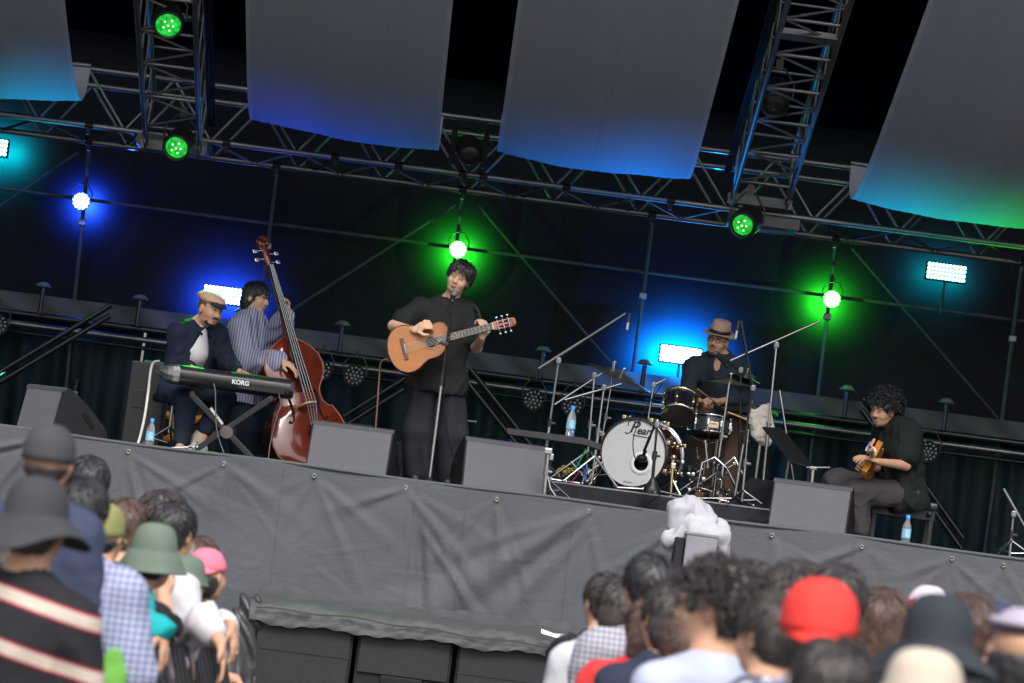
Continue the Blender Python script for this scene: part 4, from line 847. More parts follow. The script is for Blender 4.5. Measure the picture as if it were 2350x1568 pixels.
for k in range(8):
    t=2*PI*(k+.5)/8; d=bx*math.cos(t)+bz*math.sin(t); m=MB(); m.box(bc+d*(BR+.012)+ba*.0,(.035,.05,.035),Matrix((bx,ba,bz)).transposed(),bev=.008); m.tube(bc+d*(BR+.018)-ba*.03,bc+d*(BR+.018)+ba*.14,.006); m.sphere(bc+d*(BR+.018)+ba*.14,.02,8,0,(1,1.4,1)); m.box(bc+d*(BR+.012)+ba*.46,(.035,.05,.035),Matrix((bx,ba,bz)).transposed(),bev=.008); m.sphere(bc+d*(BR+.018)+ba*.34,.02,8,0,(1,1.4,1)); m.tube(bc+d*(BR+.018)+ba*.34,bc+d*(BR+.018)+ba*.48,.006); part('lug',m,GOLD,r)
for q in(-1,1): m=MB(); p=bc+bx*q*BR*.93+bz*-.12+ba*.15; m.tube(p,V((p.x+bx.x*q*.12,p.y-.08,RZT+.01)),.011).sphere(V((p.x+bx.x*q*.12,p.y-.08,RZT+.012)),.018,8).sphere(p,.025,8); part('spur',m,GOLD,r)
# lettering
def text(s,size,o,ex,ey,mt,parent,name='lettering',shear=0,bold=.0,extr=.0006):
    cu=bpy.data.curves.new('t','FONT'); cu.body=s; cu.size=size; cu.shear=shear; cu.offset=bold; cu.extrude=extr; cu.align_x='CENTER'; cu.align_y='CENTER'; t=bpy.data.objects.new('t',cu); COL.objects.link(t)
    dg=bpy.context.evaluated_depsgraph_get(); me=bpy.data.meshes.new_from_object(t.evaluated_get(dg)); bpy.data.objects.remove(t); ez=ex.cross(ey)
    off=origin(parent)
    for v in me.vertices: v.co=o+ex*v.co.x+ey*v.co.y+ez*v.co.z-off
    me.materials.clear(); me.materials.append(mt); q=bpy.data.objects.new(name,me); COL.objects.link(q); q.parent=parent; return q
INK=mat('black print',(.02,.02,.025),.4,var=0)
to=bc+bx*.035+bz*.185-ba*.0065
text('earl',.085,to+bx*.030+bz*-.004,bx,bz,INK,r,shear=.25,bold=.002); text('P',.135,to+bx*-.062+bz*.016,bx,bz,INK,r,shear=.3,bold=.0015)
m=MB()
def stroke(pts,w): 
    out=[]; Q=[V((p[0],p[1],0)) for p in pts]
    for i in range(len(Q)-1):
        p0,p1,p2,p3=Q[max(i-1,0)],Q[i],Q[i+1],Q[min(i+2,len(Q)-1)]
        for k in range(6): t=k/6; out.append(.5*((2*p1)+(p2-p0)*t+(2*p0-5*p1+4*p2-p3)*t*t+(3*p1-p0-3*p2+p3)*t**3))
    out.append(Q[-1]); n=len(out); m.path([to+bx*p.x+bz*p.y for p in out],.003,6,0,True,[w*(.55+.6*math.sin(PI*min(max(i/(n-1),0.02),.98))) for i in range(n)])
stroke([(-.13,-.024),(-.12,-.034),(-.10,-.034),(-.088,-.02)],.004)
stroke([(-.105,.024),(-.112,.045),(-.095,.068),(-.06,.07)],.004)
stroke([(-.07,-.042),(-.02,-.046),(.04,-.05),(.085,-.052)],.0035); part('lettering',m,INK,r)
text('Masters',.022,bc+bx*-.02+bz*-.235-ba*.0065,bx,bz,INK,r)
def drum(label,c,ax,rad_,h,shell,hoopm,lugs,zb,name='tom_drum',lugm=GOLD,badge=None,headm=HEADT):
    c=V(c); ax=V(ax).normalized(); X,Y,_=frame(ax); r=root(name,label,'drum',c); part('shell',MB().lathe([(rad_,0),(rad_,h)],c,ax,40),shell,r)
    for z0,z1 in((-.016,.012),(h-.012,h+.016)): part('hoop',MB().lathe([(rad_+.004,z0),(rad_+.012,z0),(rad_+.012,z1),(rad_+.004,z1)],c,ax,40),hoopm,r)
    part('bottom_head',MB().lathe([(rad_+.006,-.004),(.001,-.005)],c,ax,36),headm,r); part('top_head',MB().lathe([(rad_+.006,h+.004),(.001,h+.005)],c,ax,36),HEADW,r)
    for k in range(lugs):
        t=2*PI*(k+.3)/lugs; d=X*math.cos(t)+Y*math.sin(t); m=MB(); p=c+d*(rad_+.014); m.box(p+ax*h*.5,(.022,.022,.05),Matrix((X,Y,ax)).transposed(),bev=.006).tube(p,p+ax*h,.004).sphere(p+ax*.005,.009,6).sphere(p+ax*(h-.005),.009,6); part('lug',m,lugm,r)
    return r,X,Y
tc_=P(1557,952,30.95); drum('black tom drum tilted over the bass drum with gold hoop',tc_,(0.05,.62,.78),.130,.175,mat('black lacquer',(.01,.01,.016),.1,coat=.7),GOLD,6,0,headm=mat('smoky head',(.055,.04,.04),.3))
bpy.data.materials['black lacquer']
sn=P(1626,995,31.35); sr,X,Y=drum('grey snare drum with chrome hoops right of the bass drum',sn,(.0,.12,1),.168,.13,mat('grey snare shell',(.07,.075,.08),.25,.3),CHR,10,0,'snare_drum',CHR)
part('badge',MB().box(sn+V((.02,-.176,.07)),(.09,.006,.05),bev=.002),mat('brass badge',(.7,.62,.42),.3,.9),sr)
text('PEARL',.02,sn+V((.02,-.182,.08)),V((1,0,0)),V((0,0,1)),INK,sr)
b=V((sn.x,sn.y,RZT)); m=root('snare_stand','chrome snare stand with basket arms under the grey snare','stand',b); part('tube',MB().tube(b+V((0,0,.1)),sn+V((0,0,-.06)),.012),CHR,m); tripod(m,b,.24,.22,CHR,1.2)
for k in range(3): t=2*PI*k/3+.5; part('basket_arm',MB().path([sn+V((0,0,-.08)),sn+V((math.cos(t)*.12,math.sin(t)*.12,-.05)),sn+V((math.cos(t)*.185,math.sin(t)*.185,.0)),sn+V((math.cos(t)*.185,math.sin(t)*.185,.03))],.007),CHR,m)
CYM=mat('bronze cymbal',(.34,.27,.16),.32,.9,var=.15,scale=2,stretch=(1,1,1))
def cymbal(u,v,D,rr,ax,label):
    c=P(u,v,D); r=root('cymbal',label,'cymbal',c,'cymbals of the drum kit'); part('plate',MB().lathe([(rr,-.022),(rr*.6,-.008),(rr*.22,0),(rr*.18,.012),(rr*.08,.022),(.006,.024),(.006,.021),(rr*.18,.009),(rr*.6,-.011),(rr,-.0225)],c,ax,44),CYM,r); a=V(ax).normalized(); part('wing_nut',MB().tube(c+a*.02,c+a*.075,.008).sphere(c+a*.06,.016,8,0,(1.4,.7,.8)),CHR,r)
cymbal(1425,862,31.1,.275,(.32,-.10,1),'big crash cymbal tilted down to the right above the bass drum')
cymbal(1404,848,31.5,.20,(.22,-.12,1),'smaller cymbal behind the tilted crash cymbal')
cymbal(1676,875,31.2,.2,(.0,-.05,1),'flat cymbal in front of the drummer chest')
cymbal(1722,936,31.5,.24,(-.03,-.12,1),'ride cymbal right of the drummer hand')
cymbal(1722,941,31.52,.235,(-.03,-.12,1),'lower cymbal paired under the ride cymbal')
cymbal(1712,862,31.9,.14,(.25,-.05,1),'small splash cymbal behind the drummer arm')
stand('centre cymbal stand rising behind the bass drum',(1500,884,1488,960),31.2,RZT,tri=None,boom=[((1500,884),(1528,870),31.2)])
stand('crash cymbal post left of the tom',(1412,828,1400,900),31.3,RZT,tri=None,tube=(.007,.01))
# pedals / hardware tangle right of the bass drum
rr2=random.Random(12)
r=root('pedal_hardware','cluster of chrome and gold pedal rods and braces right of the bass drum','drum hardware',V((P(1600,1110,31).x,31,RZT)))
for k in range(26):
    u=rr2.uniform(1545,1700); v=rr2.uniform(1050,1128)+(u-1600)*.12; D=rr2.uniform(30.5,31.2); p=P(u,v,D); q=P(u+rr2.uniform(-26,26),v+rr2.uniform(-38,38),D+rr2.uniform(-.1,.1)); p.z=max(p.z,RZT+.01); q.z=max(q.z,RZT+.01)
    part('rod',MB().tube(p,q,rr2.choice((.005,.007,.011))).sphere(q,.013,6).box(p,(.03,.025,.03),bev=.006),rr2.choice((CHR,CHR,GOLD,BLKM)),r)
for pts in([(1618,1010),(1622,1050),(1625,1075)],[(1600,1120),(1612,1062),(1640,1050),(1668,1075),(1690,1120)],[(1655,1120),(1660,1070),(1685,1050),(1705,1090)]): part('leg',MB().path([P(u,v,30.6) for u,v in pts],.013),CHR,r)
part('column',MB().tube(P(1545,1052,30.4),V((P(1540,1128,30.4).x,30.4,RZT)),.013).sphere(P(1546,1050,30.4),.026,8).box(P(1545,1070,30.4),(.04,.03,.05),bev=.008),GOLD,r)
r=root('hi_hat_pedal','hi hat stand legs and footplate under the cymbals left of the bass drum','drum hardware',V((P(1310,1100,30.6).x,30.6,RZT)))
for a_,b_ in(((1262,1098),(1350,1035)),((1312,1062),(1348,1105)),((1375,1050),(1350,1105)),((1262,1100),(1330,1112)),((1350,1085),(1385,1060)),((1335,1112),(1352,1075))):
    p,q=P(*a_,30.5),P(*b_,30.5); p.z=max(p.z,RZT+.01); q.z=max(q.z,RZT+.01); part('leg',MB().tube(p,q,.012).sphere(p,.016,8),CHR,r)
ye=mat('yellow tape',(.5,.35,.04),.6)
for k in range(6): 
    p=P(1285+k*5,1090+rr2.uniform(-8,8),30.6); p.z=max(p.z,RZT+.01); part('tape_loop',MB().path([p+V((.03*math.cos(t),.01*k,.03*math.sin(t)+.02)) for t in(0,1,2,3,4)],.006,5),ye,r)
for k,(a_,b_,cc) in enumerate((((1300,1110),(1345,1030),(.02,.25,.06)),((1345,1110),(1322,1060),(.02,.1,.4)),((1310,1112),(1330,1080),(.3,.02,.08)))):
    p,q=P(*a_,30.45),P(*b_,30.45); p.z=max(p.z,RZT+.005); cable([p,p.lerp(q,.4)+V((.02,0,.03)),q],.006,('green','blue','red')[k]+' cable tangled at the foot of the left cymbal stands',mat('cable '+('green','blue','red')[k],cc,.5))
# tray table
tr=P(1163,988,29.25); te=P(1372,1022,29.25); r=root('percussion_tray','black padded tray table left of the bass drum holding a bottle','tray table',V(((tr.x+te.x)/2,29.4,FLOOR)))
zt=P(1163,983,29.2).z; w_=te.x-tr.x; m=MB(); m.prism([(0,0),(.01,-.045),(w_-.1,-.05),(w_+.02,-.075),(w_+.02,-.03),(w_-.12,.0)],V((tr.x,29.05,zt)),V((1,0,0)),V((0,0,1)),V((0,1,0)),0,.42); part('tray',m,mat('grey black padding',(.045,.045,.048),.6,bump=.2),r)
part('support',MB().tube((tr.x+.36,29.25,zt-.04),(tr.x+.36,29.25,FLOOR+.01),.013),BLKM,r)
WATER=mat('clear bottle',(.75,.85,.9),.05,var=0); WATER.node_tree.nodes['Principled BSDF'].inputs['Transmission Weight'].default_value=.85; BLUC=mat('blue cap',(.03,.25,.75),.4,var=0); LBL=mat('bottle label',(.25,.5,.7),.4,var=.5,scale=40)
def bottle(c,label,s=1.0):
    r=root('water_bottle',label,'bottle',c,'water bottles on stage'); part('bottle_body',MB().lathe([(.001,0),(.03*s,0),(.033*s,.01),(.033*s,.12*s),(.031*s,.15*s),(.014*s,.19*s),(.013*s,.2*s)],c,(0,0,1),20),WATER,r)
    part('cap',MB().lathe([(.016*s,.197*s),(.016*s,.225*s),(.001,.226*s)],c,(0,0,1),16),BLUC,r); part('wrap_label',MB().lathe([(.0335*s,.06*s),(.0335*s,.125*s)],c,(0,0,1),20),LBL,r)
bx_=P(1307,1000,29.2); bottle(V((bx_.x,29.2,zt-.004)),'blue capped water bottle standing on the black tray',1.05)
p=PX(341,28.75,FLOOR); p.z=FLOOR; bottle(p,'blue capped water bottle at the stage edge near the keyboard'); p=PX(2076,28.72,FLOOR); p.z=FLOOR; bottle(p,'blue capped water bottle at the stage edge under the piano bench',1.05)
# music stand and towel
r=root('music_stand','black music stand tilted away beside the drummer towel','music stand',V((P(1808,1120,30).x,30.0,FLOOR)))
q=[P(1750,981,29.9),P(1793,983,30.2),P(1872,1078,29.9),P(1815,1062,29.6)]; n_=(q[1]-q[0]).cross(q[3]-q[0]).normalized()*.006; part('desk',MB().ring([[a+n_ for a in q],[a-n_ for a in q]],0,False),mat('matt black desk',(.01,.01,.011),.8,spec=.1),r); e=P(1812,1050,29.85); part('tube',MB().tube(e,V((e.x-.02,29.9,FLOOR+.02)),.012),CHR,r); tripod(r,V((e.x-.02,29.9,FLOOR)),.2,.12,BLKM,.5); part('ledge',MB().tube(q[3],q[2],.01),BLK,r)
tp=[ell(P(1752,945,30.7),(.06,.03,.04)),cap(P(1755,948,30.7),P(1768,990,30.7),.05,.045,.03,(V((0,1,0)),.5)),cap(P(1755,940,30.7),P(1730,960,30.7),.03,.045,.03,(V((0,1,0)),.5)),cap(P(1738,970,30.7),P(1752,1005,30.7),.05,.05,.03,(V((0,1,0)),.5)),cap(P(1740,1000,30.7),P(1760,1012,30.7),.03,.02,.03)]
one('towel',sdf(tp,.008,wrinkle(.02,22,.008,50,3)),mat('cream towel',(.5,.46,.42),.9,bump=.3),'cream towel hanging in folds from a chrome stand by the drummer','towel',P(1752,975,30.7))
# ---------------- keyboard corner ----------------
KB=mat('glossy keyboard shell',(.018,.018,.022),.34,.1,coat=.1); KS=mat('silver end cheek',(.22,.22,.23),.3,.8)
k0=P(376,853,29.55); k1=P(674,893,29.75); kx=(k1-k0); L=kx.length; kx.normalize(); kyy=V((0,0,1)).cross(kx).normalized(); kz=kx.cross(kyy)
r=root('stage_keyboard','long black keyboard seen from behind on an x stand','keyboard',k0.lerp(k1,.5))
def kprof(s=1,dx=0): return [(0,-.075*s),(-.02,-.06*s),(-.035,-.02),(-.034,.02*s),(-.015,.052*s),(.03,.07*s),(.2,.062*s),(.33,.03),(.34,-.03),(.32,-.07),(.05,-.085*s)]
m=MB(); m.prism(kprof(),k0,kyy,kz,kx,.12,L-.03,smooth=True); part('case',m,KB,r)
m=MB(); rings=[]
for t,s,dz in((-.03,.25,.02),(0,.6,.01),(.03,.85,0),(.07,1.0,0),(.122,1.02,0)): rings.append([k0+kx*t+kyy*(.15+(a-.15)*(.5+.5*s))+kz*(b*s+dz*.5) for a,b in kprof()])
m.ring(rings,0,False); part('end_cheek',m,KS,r)
m=MB(); m.prism(kprof(.93),k0,kyy,kz,kx,L-.032,L); part('end_cheek',m,KB,r)
part('keys',MB().box(k0+kx*L*.52+kyy*.26+kz*.052,(L*.8,.14,.015),Matrix((kx,kyy,kz)).transposed()),mat('white keys',(.7,.7,.68),.3,var=0),r)
text('KORG',.048,k0+kx*(L*.585)+kyy*-.0385+kz*-.008,kx,kz,mat('white print',(.75,.75,.72),.4,var=0),r,bold=.0016)
m=MB()
for i in range(7): m.tube(k0+kx*(L*.70+i*.042)-kyy*.034+kz*-.035,k0+kx*(L*.70+i*.042)-kyy*.044+kz*-.035,.011 if i%3 else .008)
m.box(k0+kx*L*.75-kyy*.036+kz*-.035,(.36,.006,.035),Matrix((kx,kyy,kz)).transposed()); part('socket_panel',m,BLKM,r)
for t in(.12,.47,.83): part('knob',MB().sphere(k0+kx*L*t+kz*.058-kyy*.012,.012,8),BLK,r)
r=root('keyboard_stand','black crossed x stand under the keyboard with folded legs','keyboard stand',V((P(520,1040,29.7).x,29.8,FLOOR)))
for y in(29.66,29.98):
    for a_,b_ in(((438,905),(590,1064)),((622,915),(430,1046))):
        p,q=P(*a_,y),P(*b_,y); q=q+(q-p)*((FLOOR+.02-q.z)/(q.z-p.z)); R_=frame(q-p); part('leg',MB().box((p+q)*.5,(.028,.045,(q-p).length),Matrix(R_).transposed(),bev=.006),BLKM,r)
p=P(520,992,29.63); part('pivot_plate',MB().tube(p,p+V((0,.4,0)),.05,n=18),mat('worn grey plate',(.12,.1,.1),.5,.5,var=.4),r)
for u,v in((441,903),(622,914)): p=P(u,v,29.65); part('crossbar',MB().tube(p,p+V((0,.34,0)),.02),BLKM,r)
m=MB(); m.box(P(497,955,29.63),(.16,.004,.02),Matrix.Rotation(rad(46),3,'Y')); part('sticker',m,mat('pale sticker',(.5,.5,.5),.5,var=.8,scale=60),r)
cable([P(490,880,29.5),P(494,900,29.5),P(495,945,29.5),P(498,990,29.5),P(512,1035,29.5),P(522,1052,29.4)],.005,'thin cable hanging from the middle of the keyboard',mat('grey cable',(.15,.15,.16),.5))
cable([P(640,905,29.5),P(643,930,29.5),P(630,975,29.5),P(620,1020,29.5),P(615,1060,29.3)],.004,'thin cable hanging from the right end of the keyboard',bpy.data.materials['grey cable'])
cable([P(365,829,30.4),P(352,833,30.3),P(346,850,30),P(340,900,29.6),P(332,955,29.3),P(322,1000,28.9),P(314,1026,28.62)],.011,'thick white cable sweeping down from the black speaker to the stage edge',mat('white cable',(.62,.6,.56),.5))
cable([P(418,1046,29.2),P(422,1035,29.2),P(440,1030,29.2),P(455,1036,29.2),P(462,1047,29.2)],.008,'black cable loop beside the pedal at the stage edge')
p=PX(400,29.1,FLOOR); p.z=FLOOR; one('foot_pedal',MB().box(p+V((.05,0,.035)),(.26,.10,.02),Matrix.Rotation(rad(-10),3,'Y'),bev=.006).box(p+V((.12,0,.02)),(.03,.1,.09)).tube(p+V((.14,-.05,.0)),p+V((.17,-.05,.1)),.008),CHR,'chrome sustain pedal under the keyboard player foot','pedal',p)
r=root('tall_speaker','tall black speaker cabinet behind the keyboard player','speaker',V((P(340,1000,31).x,31,FLOOR))); p=P(338,905,30.9); part('cabinet',MB().box((p.x,31.0,(P(338,832,30.9).z+FLOOR)/2),(.30,.35,P(338,832,30.9).z-FLOOR),bev=.01),BLK,r); zt2=P(338,832,30.9).z; part('cable_tray',MB().box((p.x+.06,30.85,zt2+.008),(.22,.06,.014)),mat('green tape',(.05,.2,.12),.5),r); part('control_panel',MB().box((p.x-.06,30.818,zt2-.3),(.09,.008,.14),bev=.002),BLKM,r)
r=root('bass_amplifier','black bass cabinet with orange honeycomb rings round its drivers','amplifier',V((P(420,1000,31.9).x,31.9,FLOOR))); pa=P(418,965,31.6); cz=pa.z
part('cabinet',MB().box((pa.x,31.85,(FLOOR+2.72)/2),(.62,.45,.72),bev=.012),BLK,r); HON=pattern('orange honeycomb',(.62,.30,.05),(.01,.01,.01),'mesh',55,.5,thr=.30)
for x,z in((-.15,.2),(.15,.2),(-.15,.52),(.15,.52)):
    c=V((pa.x+x,31.62,FLOOR+z)); part('driver_ring',MB().lathe([(.135,0),(.135,.004),(.075,.004),(.075,0)],c,(0,-1,0),32),HON,r); part('driver_cone',MB().lathe([(.074,.003),(.03,-.02),(.001,-.02)],c,(0,-1,0),24),RUB,r)
r=root('drum_stool','round black stool under the keyboard player','stool',V((P(405,1000,30.6).x,30.6,FLOOR))); sp=P(400,905,30.6); part('seat',MB().lathe([(.001,.0),(.15,0),(.17,-.02),(.17,-.06),(.15,-.08),(.001,-.08)],sp,(0,0,1),28),BLK,r); part('post',MB().tube(sp+V((0,0,-.08)),V((sp.x,sp.y,FLOOR+.15)),.016),CHR,r); tripod(r,V((sp.x,sp.y,FLOOR)),.24,.2,CHR,.8)
# ---------------- double bass ----------------
VAR=mat('red brown varnish',(.155,.024,.010),.16,var=.35,scale=2.2,coat=.8,stretch=(3,1,.5)); EBO=mat('ebony',(.012,.011,.011),.25,var=.1)
yaw=rad(28); bn=V((math.sin(yaw),-math.cos(yaw),0.05)).normalized(); top=P(658,772,30.55); tail=P(727,1068,30.35); bu=(top-tail).normalized(); bxx=bu.cross(bn).normalized(); bxx=-bxx if bxx.x<0 else bxx; bn=bxx.cross(bu)*-1; bn=bn if bn.y<0 else -bn
r=root('double_bass','red brown double bass leaning towards its player','double bass',V((tail.x,tail.y,FLOOR)))
Wd=[(0,.0),(.015,.05),(.05,.11),(.1,.18),(.17,.235),(.25,.255),(.33,.245),(.40,.205),(.45,.175),(.50,.168),(.56,.18),(.60,.215),(.61,.25),(.68,.29),(.78,.325),(.88,.335),(.97,.31),(1.04,.25),(1.08,.17),(1.10,.08),(1.105,.0)]
def rows_(z,infl):
    R=[]
    for s,w in Wd:
        row=[]
        for i in range(15):
            t=-1+2*i/14; edge=(1-min(1,abs(t))**2.5); e2=min(1,w/.12)
            row.append(top-bu*s+bxx*(w*t)+bn*(z+infl*edge*e2))
        R.append(row)
    return R
part('front_plate',MB().sheet(rows_(.0,.045)),VAR,r); part('back_plate',MB().sheet(rows_(-.20,-.03)),VAR,r)
m=MB(); ol=[(s,w) for s,w in Wd]+[(s,-w) for s,w in Wd[::-1]][1:-1]; A_=[top-bu*s+bxx*w for s,w in ol]; m.ring([[p+bn*0 for p in A_],[p-bn*.20 for p in A_]],0,True,False); part('ribs',m,mat('dark varnish ribs',(.075,.010,.005),.2,coat=.6),r)
m=MB(); m.path([p+bn*.004 for p in A_+[A_[0]]],.006,6,0,False); part('edge_binding',m,mat('worn varnish edge',(.30,.12,.05),.35),r)
nkt=P(617,612,30.5); 
def alongneck(t): return (top+bn*.05).lerp(nkt,t)
m=MB(); m.path([top+bn*.02-bu*.04,alongneck(.3),alongneck(.6),alongneck(1)],.03,10,0,True,[.04,.026,.022,.02]); part('neck',m,VAR,r)
fe=P(697,905,30.3); fb0=nkt+bn*.035; 
def ribbon(m,a,b,wa,wb,th):
    a_=[a-bxx*wa,a+bxx*wa,a+bxx*wa*.8+bn*th,a-bxx*wa*.8+bn*th]; b_=[b-bxx*wb,b+bxx*wb,b+bxx*wb*.8+bn*th,b-bxx*wb*.8+bn*th]; m.ring([a_,b_],0,False); return m
fend=top-bu*.46+bn*.12; part('fingerboard',ribbon(MB(),fb0,fend,.022,.046,.012),EBO,r)
bp=top-bu*.60; BRI=mat('maple bridge',(.55,.36,.2),.45); m=MB(); m.prism([(-.075,.04),(-.06,.04),(-.05,.07),(-.02,.08),(0,.06),(.02,.08),(.05,.07),(.06,.04),(.075,.04),(.07,.09),(.05,.15),(0,.165),(-.05,.15),(-.07,.09)],bp,bxx,bn,bu,-.006,.006); part('bridge',m,BRI,r)
tl=top-bu*1.02+bn*.09; part('tailpiece',ribbon(MB(),bp-bu*.17+bn*.11,tl,.042,.022,.014),EBO,r)
m=MB()
for i in range(4):
    o=(i-1.5); m.tube(nkt+bxx*o*.009+bn*.055,bp+bxx*o*.026+bn*.163,.0022,n=5); m.tube(bp+bxx*o*.026+bn*.163,bp-bu*.18+bxx*o*.018+bn*.125,.0022,n=5)
part('strings',m,CHR,r)
for q in(-1,1):
    m=MB(); pts=[(.115*q+q*(-.028),.115),(.115*q+q*(-.01),.128),(.115*q+q*.012,.11),(.115*q+q*.005,.05),(.115*q,0),(.115*q-q*.0,-.05),(.115*q+q*.01,-.10),(.115*q+q*.035,-.125),(.115*q+q*.05,-.105)]
    m.path([bp+bxx*x+bu*y+bn*(.052-.10*abs(x)) for x,y in pts],.007,6,0,True,[.014,.008,.007,.010,.012,.010,.007,.008,.014]); part('f_hole',m,RUB,r)
m=MB(); hd0=nkt; hb=bu; m.path([nkt,nkt+bu*.05-bn*.0,nkt+bu*.12-bn*.01,nkt+bu*.17-bn*.015],.03,10,0,True,[.022,.032,.030,.022]); 
sc=nkt+bu*.20-bn*.02; sp_=[]
for i in range(26): 
    t=i/25*4.2*PI/2*1.15; rr=.052*(1-i/30); sp_.append(sc+bn*(-math.cos(t))*rr*-1+bu*math.sin(t)*rr)
m.path(sp_,.02,8,0,True,[.024-.0005*i for i in range(26)]); m.lathe([(.001,-.045),(.03,-.045),(.038,-.03),(.02,0),(.038,.03),(.03,.045),(.001,.045)],sc,bxx,18); part('scroll',m,VAR,r)
for i in range(4):
    q=(-1)**i; p=nkt+bu*(.03+.036*i); part('tuning_key',MB().tube(p,p+bxx*q*.07,.006).box(p+bxx*q*.09,(.035,.012,.03),Matrix((bxx,bn,bu)).transposed(),bev=.005),GOLD if i%2 else CHR,r)
m=MB().tube(tail-bu*.02,V((tail.x+.04,tail.y-.0,FLOOR)),.006); part('endpin',m,CHR,r)
# ---------------- classical guitar ----------------
SPR=mat('orange spruce top',(.36,.118,.014),.4,var=.12,scale=3,stretch=(1,1,12),coat=.1); MAH=mat('mahogany sides',(.12,.035,.018),.3,coat=.3); ROS=mat('rosewood',(.07,.035,.022),.4)
g0=P(891,811,28.98); g1=P(1180,737,28.98); ga=(g1-g0).normalized(); gn=V((.10,-1,.22)); gn=(gn-ga*gn.dot(ga)).normalized(); gy=gn.cross(ga); gy=gy if gy.z>0 else -gy
r=root('classical_guitar','nylon string guitar with orange top and slotted headstock held by the singer','guitar',g0+ga*.25)
gw=[(0,0),(.008,.06),(.025,.11),(.06,.155),(.11,.182),(.16,.183),(.21,.165),(.25,.138),(.285,.122),(.32,.12),(.36,.128),(.40,.138),(.435,.138),(.465,.12),(.485,.08),(.49,0)]
def gl(s,w,low): # cutaway on lower side
    if low and s>.33: w=w*max(0.0,1-((s-.33)/.16)**1.5*.95)
    return w
def gout(): return [(s,gl(s,w,False)) for s,w in gw]+[(s,-gl(s,w,True)) for s,w in gw[::-1]][1:-1]
A_=[g0+ga*s+gy*w for s,w in gout()]
m=MB(); c0=g0+ga*.24; N=len(A_); m.add([p for p in A_]+[g0+ga*s+gn*.004 for s in(.24,)],[(i,(i+1)%N,N) for i in range(N)],0,False); part('top',m,SPR,r)
m=MB(); m.ring([[p for p in A_],[p-gn*.095 for p in A_]],0,True,False); m.add([p-gn*.095 for p in A_]+[c0-gn*.10],[(i,(i+1)%N,N) for i in range(N)],0,False); part('sides_and_back',m,MAH,r)
part('binding',MB().path([p+gn*.0005 for p in A_+[A_[0]]],.0035,6,0,False),ROS,r)
sh=g0+ga*.335; part('sound_hole',MB().lathe([(.001,.0065),(.042,.0065)],sh,gn,32),RUB,r); part('rosette',MB().lathe([(.042,.0066),(.058,.0066)],sh,gn,32),mat('rosette',(.25,.11,.05),.4,var=.6,scale=60),r)
br_=g0+ga*.125; RR=Matrix((ga,gy,gn)).transposed(); part('bridge',MB().box(br_+gn*.008,(.03,.17,.012),RR,bev=.003).box(br_+gn*.016+ga*.004,(.008,.08,.008),RR),ROS,r); part('saddle',MB().box(br_+gn*.02+ga*.008,(.003,.075,.01),RR),WHITE,r)
nb=g0+ga*.375; ne=g1-ga*.165; m=MB(); m.box((nb+ne)*.5+gn*.010,((ne-nb).length,.056,.010),RR,bev=.002); part('fingerboard',m,EBO,r); part('neck',MB().path([nb-gn*.01+ga*.1,nb-gn*.014+ga*.18,ne-gn*.008],.024,10,0,True,[.03,.025,.022]),MAH,r)
m=MB(); Ls=.65; n0=ne; 
for i in range(1,19): d=Ls-Ls/2**(i/12); m.box(n0-ga*d+gn*.0158,(.002,.054,.002),RR)
part('frets',m,CHR,r); part('nut',MB().box(ne+gn*.014,(.006,.054,.014),RR),WHITE,r)
m=MB(); m.box(ne+ga*.085-gn*.006,(.165,.068,.018),RR@Matrix.Rotation(rad(6),3,'Y'),bev=.006); m.box(ne+ga*.162-gn*.002,(.03,.05,.018),RR,bev=.008); part('headstock',m,mat('red brown headstock',(.33,.085,.035),.3,var=.2),r)
m=MB()
for q in(-1,1): m.box(ne+ga*.08+gy*q*.016+gn*.0075,(.11,.011,.004),RR)
part('headstock_slots',m,RUB,r); 
for q in(-1,1):
    for i in range(3): p=ne+ga*(.04+.042*i)+gy*q*.034-gn*.004; part('tuning_peg',MB().tube(p,p+gy*q*.022-gn*.01,.004).box(p+gy*q*.03-gn*.016,(.016,.014,.012),RR,bev=.004).tube(p-gy*q*.03+gn*.012,p+gy*q*.002+gn*.012,.004),CHR,r)
m=MB()
for i in range(6): o=(i-2.5); m.tube(ne+ga*.05+gy*o*.0085+gn*.02,br_+gy*o*.0115+gn*.022,.0011,n=4)
part('strings',m,mat('nylon string',(.6,.55,.45),.3),r)
part('strap',MB().path([P(1105,742,29.15),P(1098,715,29.3),P(1082,694,29.5),P(1062,683,29.62)],.012,8,0,True),mat('dark greenish strap',(.03,.035,.03),.6),r)  # strap is an even near-black, slightly green
# ---------------- electric guitar ----------------
e0=P(1992,1062,29.78); e1=P(2001,1052,30.1); r=root('electric_guitar','small orange electric guitar pointing towards the crowd','guitar',e0)
hA=P(1997,1022,29.42); bB=P(2003,1063,29.95); ea=(hA-bB).normalized(); ev=V((.35,-.1,1)); ev=(ev-ea*ev.dot(ea)).normalized(); en=ea.cross(ev)
OR=mat('orange guitar finish',(.62,.25,.04),.2,coat=.6,var=.15,scale=4)
ow=[(-.20,0),(-.18,.1),(-.1,.15),(0,.14),(.05,.115),(.1,.12),(.16,.15),(.2,.13),(.17,.06),(.19,0)]; o_=ow+[(s,-w) for s,w in ow[::-1]][1:-1]
part('body',MB().prism([(a,b) for a,b in o_],bB,ea,ev,en,-.022,.022,smooth=False),OR,r); part('neck',MB().tube(bB+ea*.1+en*-.012,hA-ea*.1,.022),BRI,r)
part('headstock',MB().box(hA+ev*.01,(.17,.07,.02),Matrix((ea,ev,en)).transposed()@Matrix.Rotation(rad(14),3,'Y'),bev=.008),OR,r)
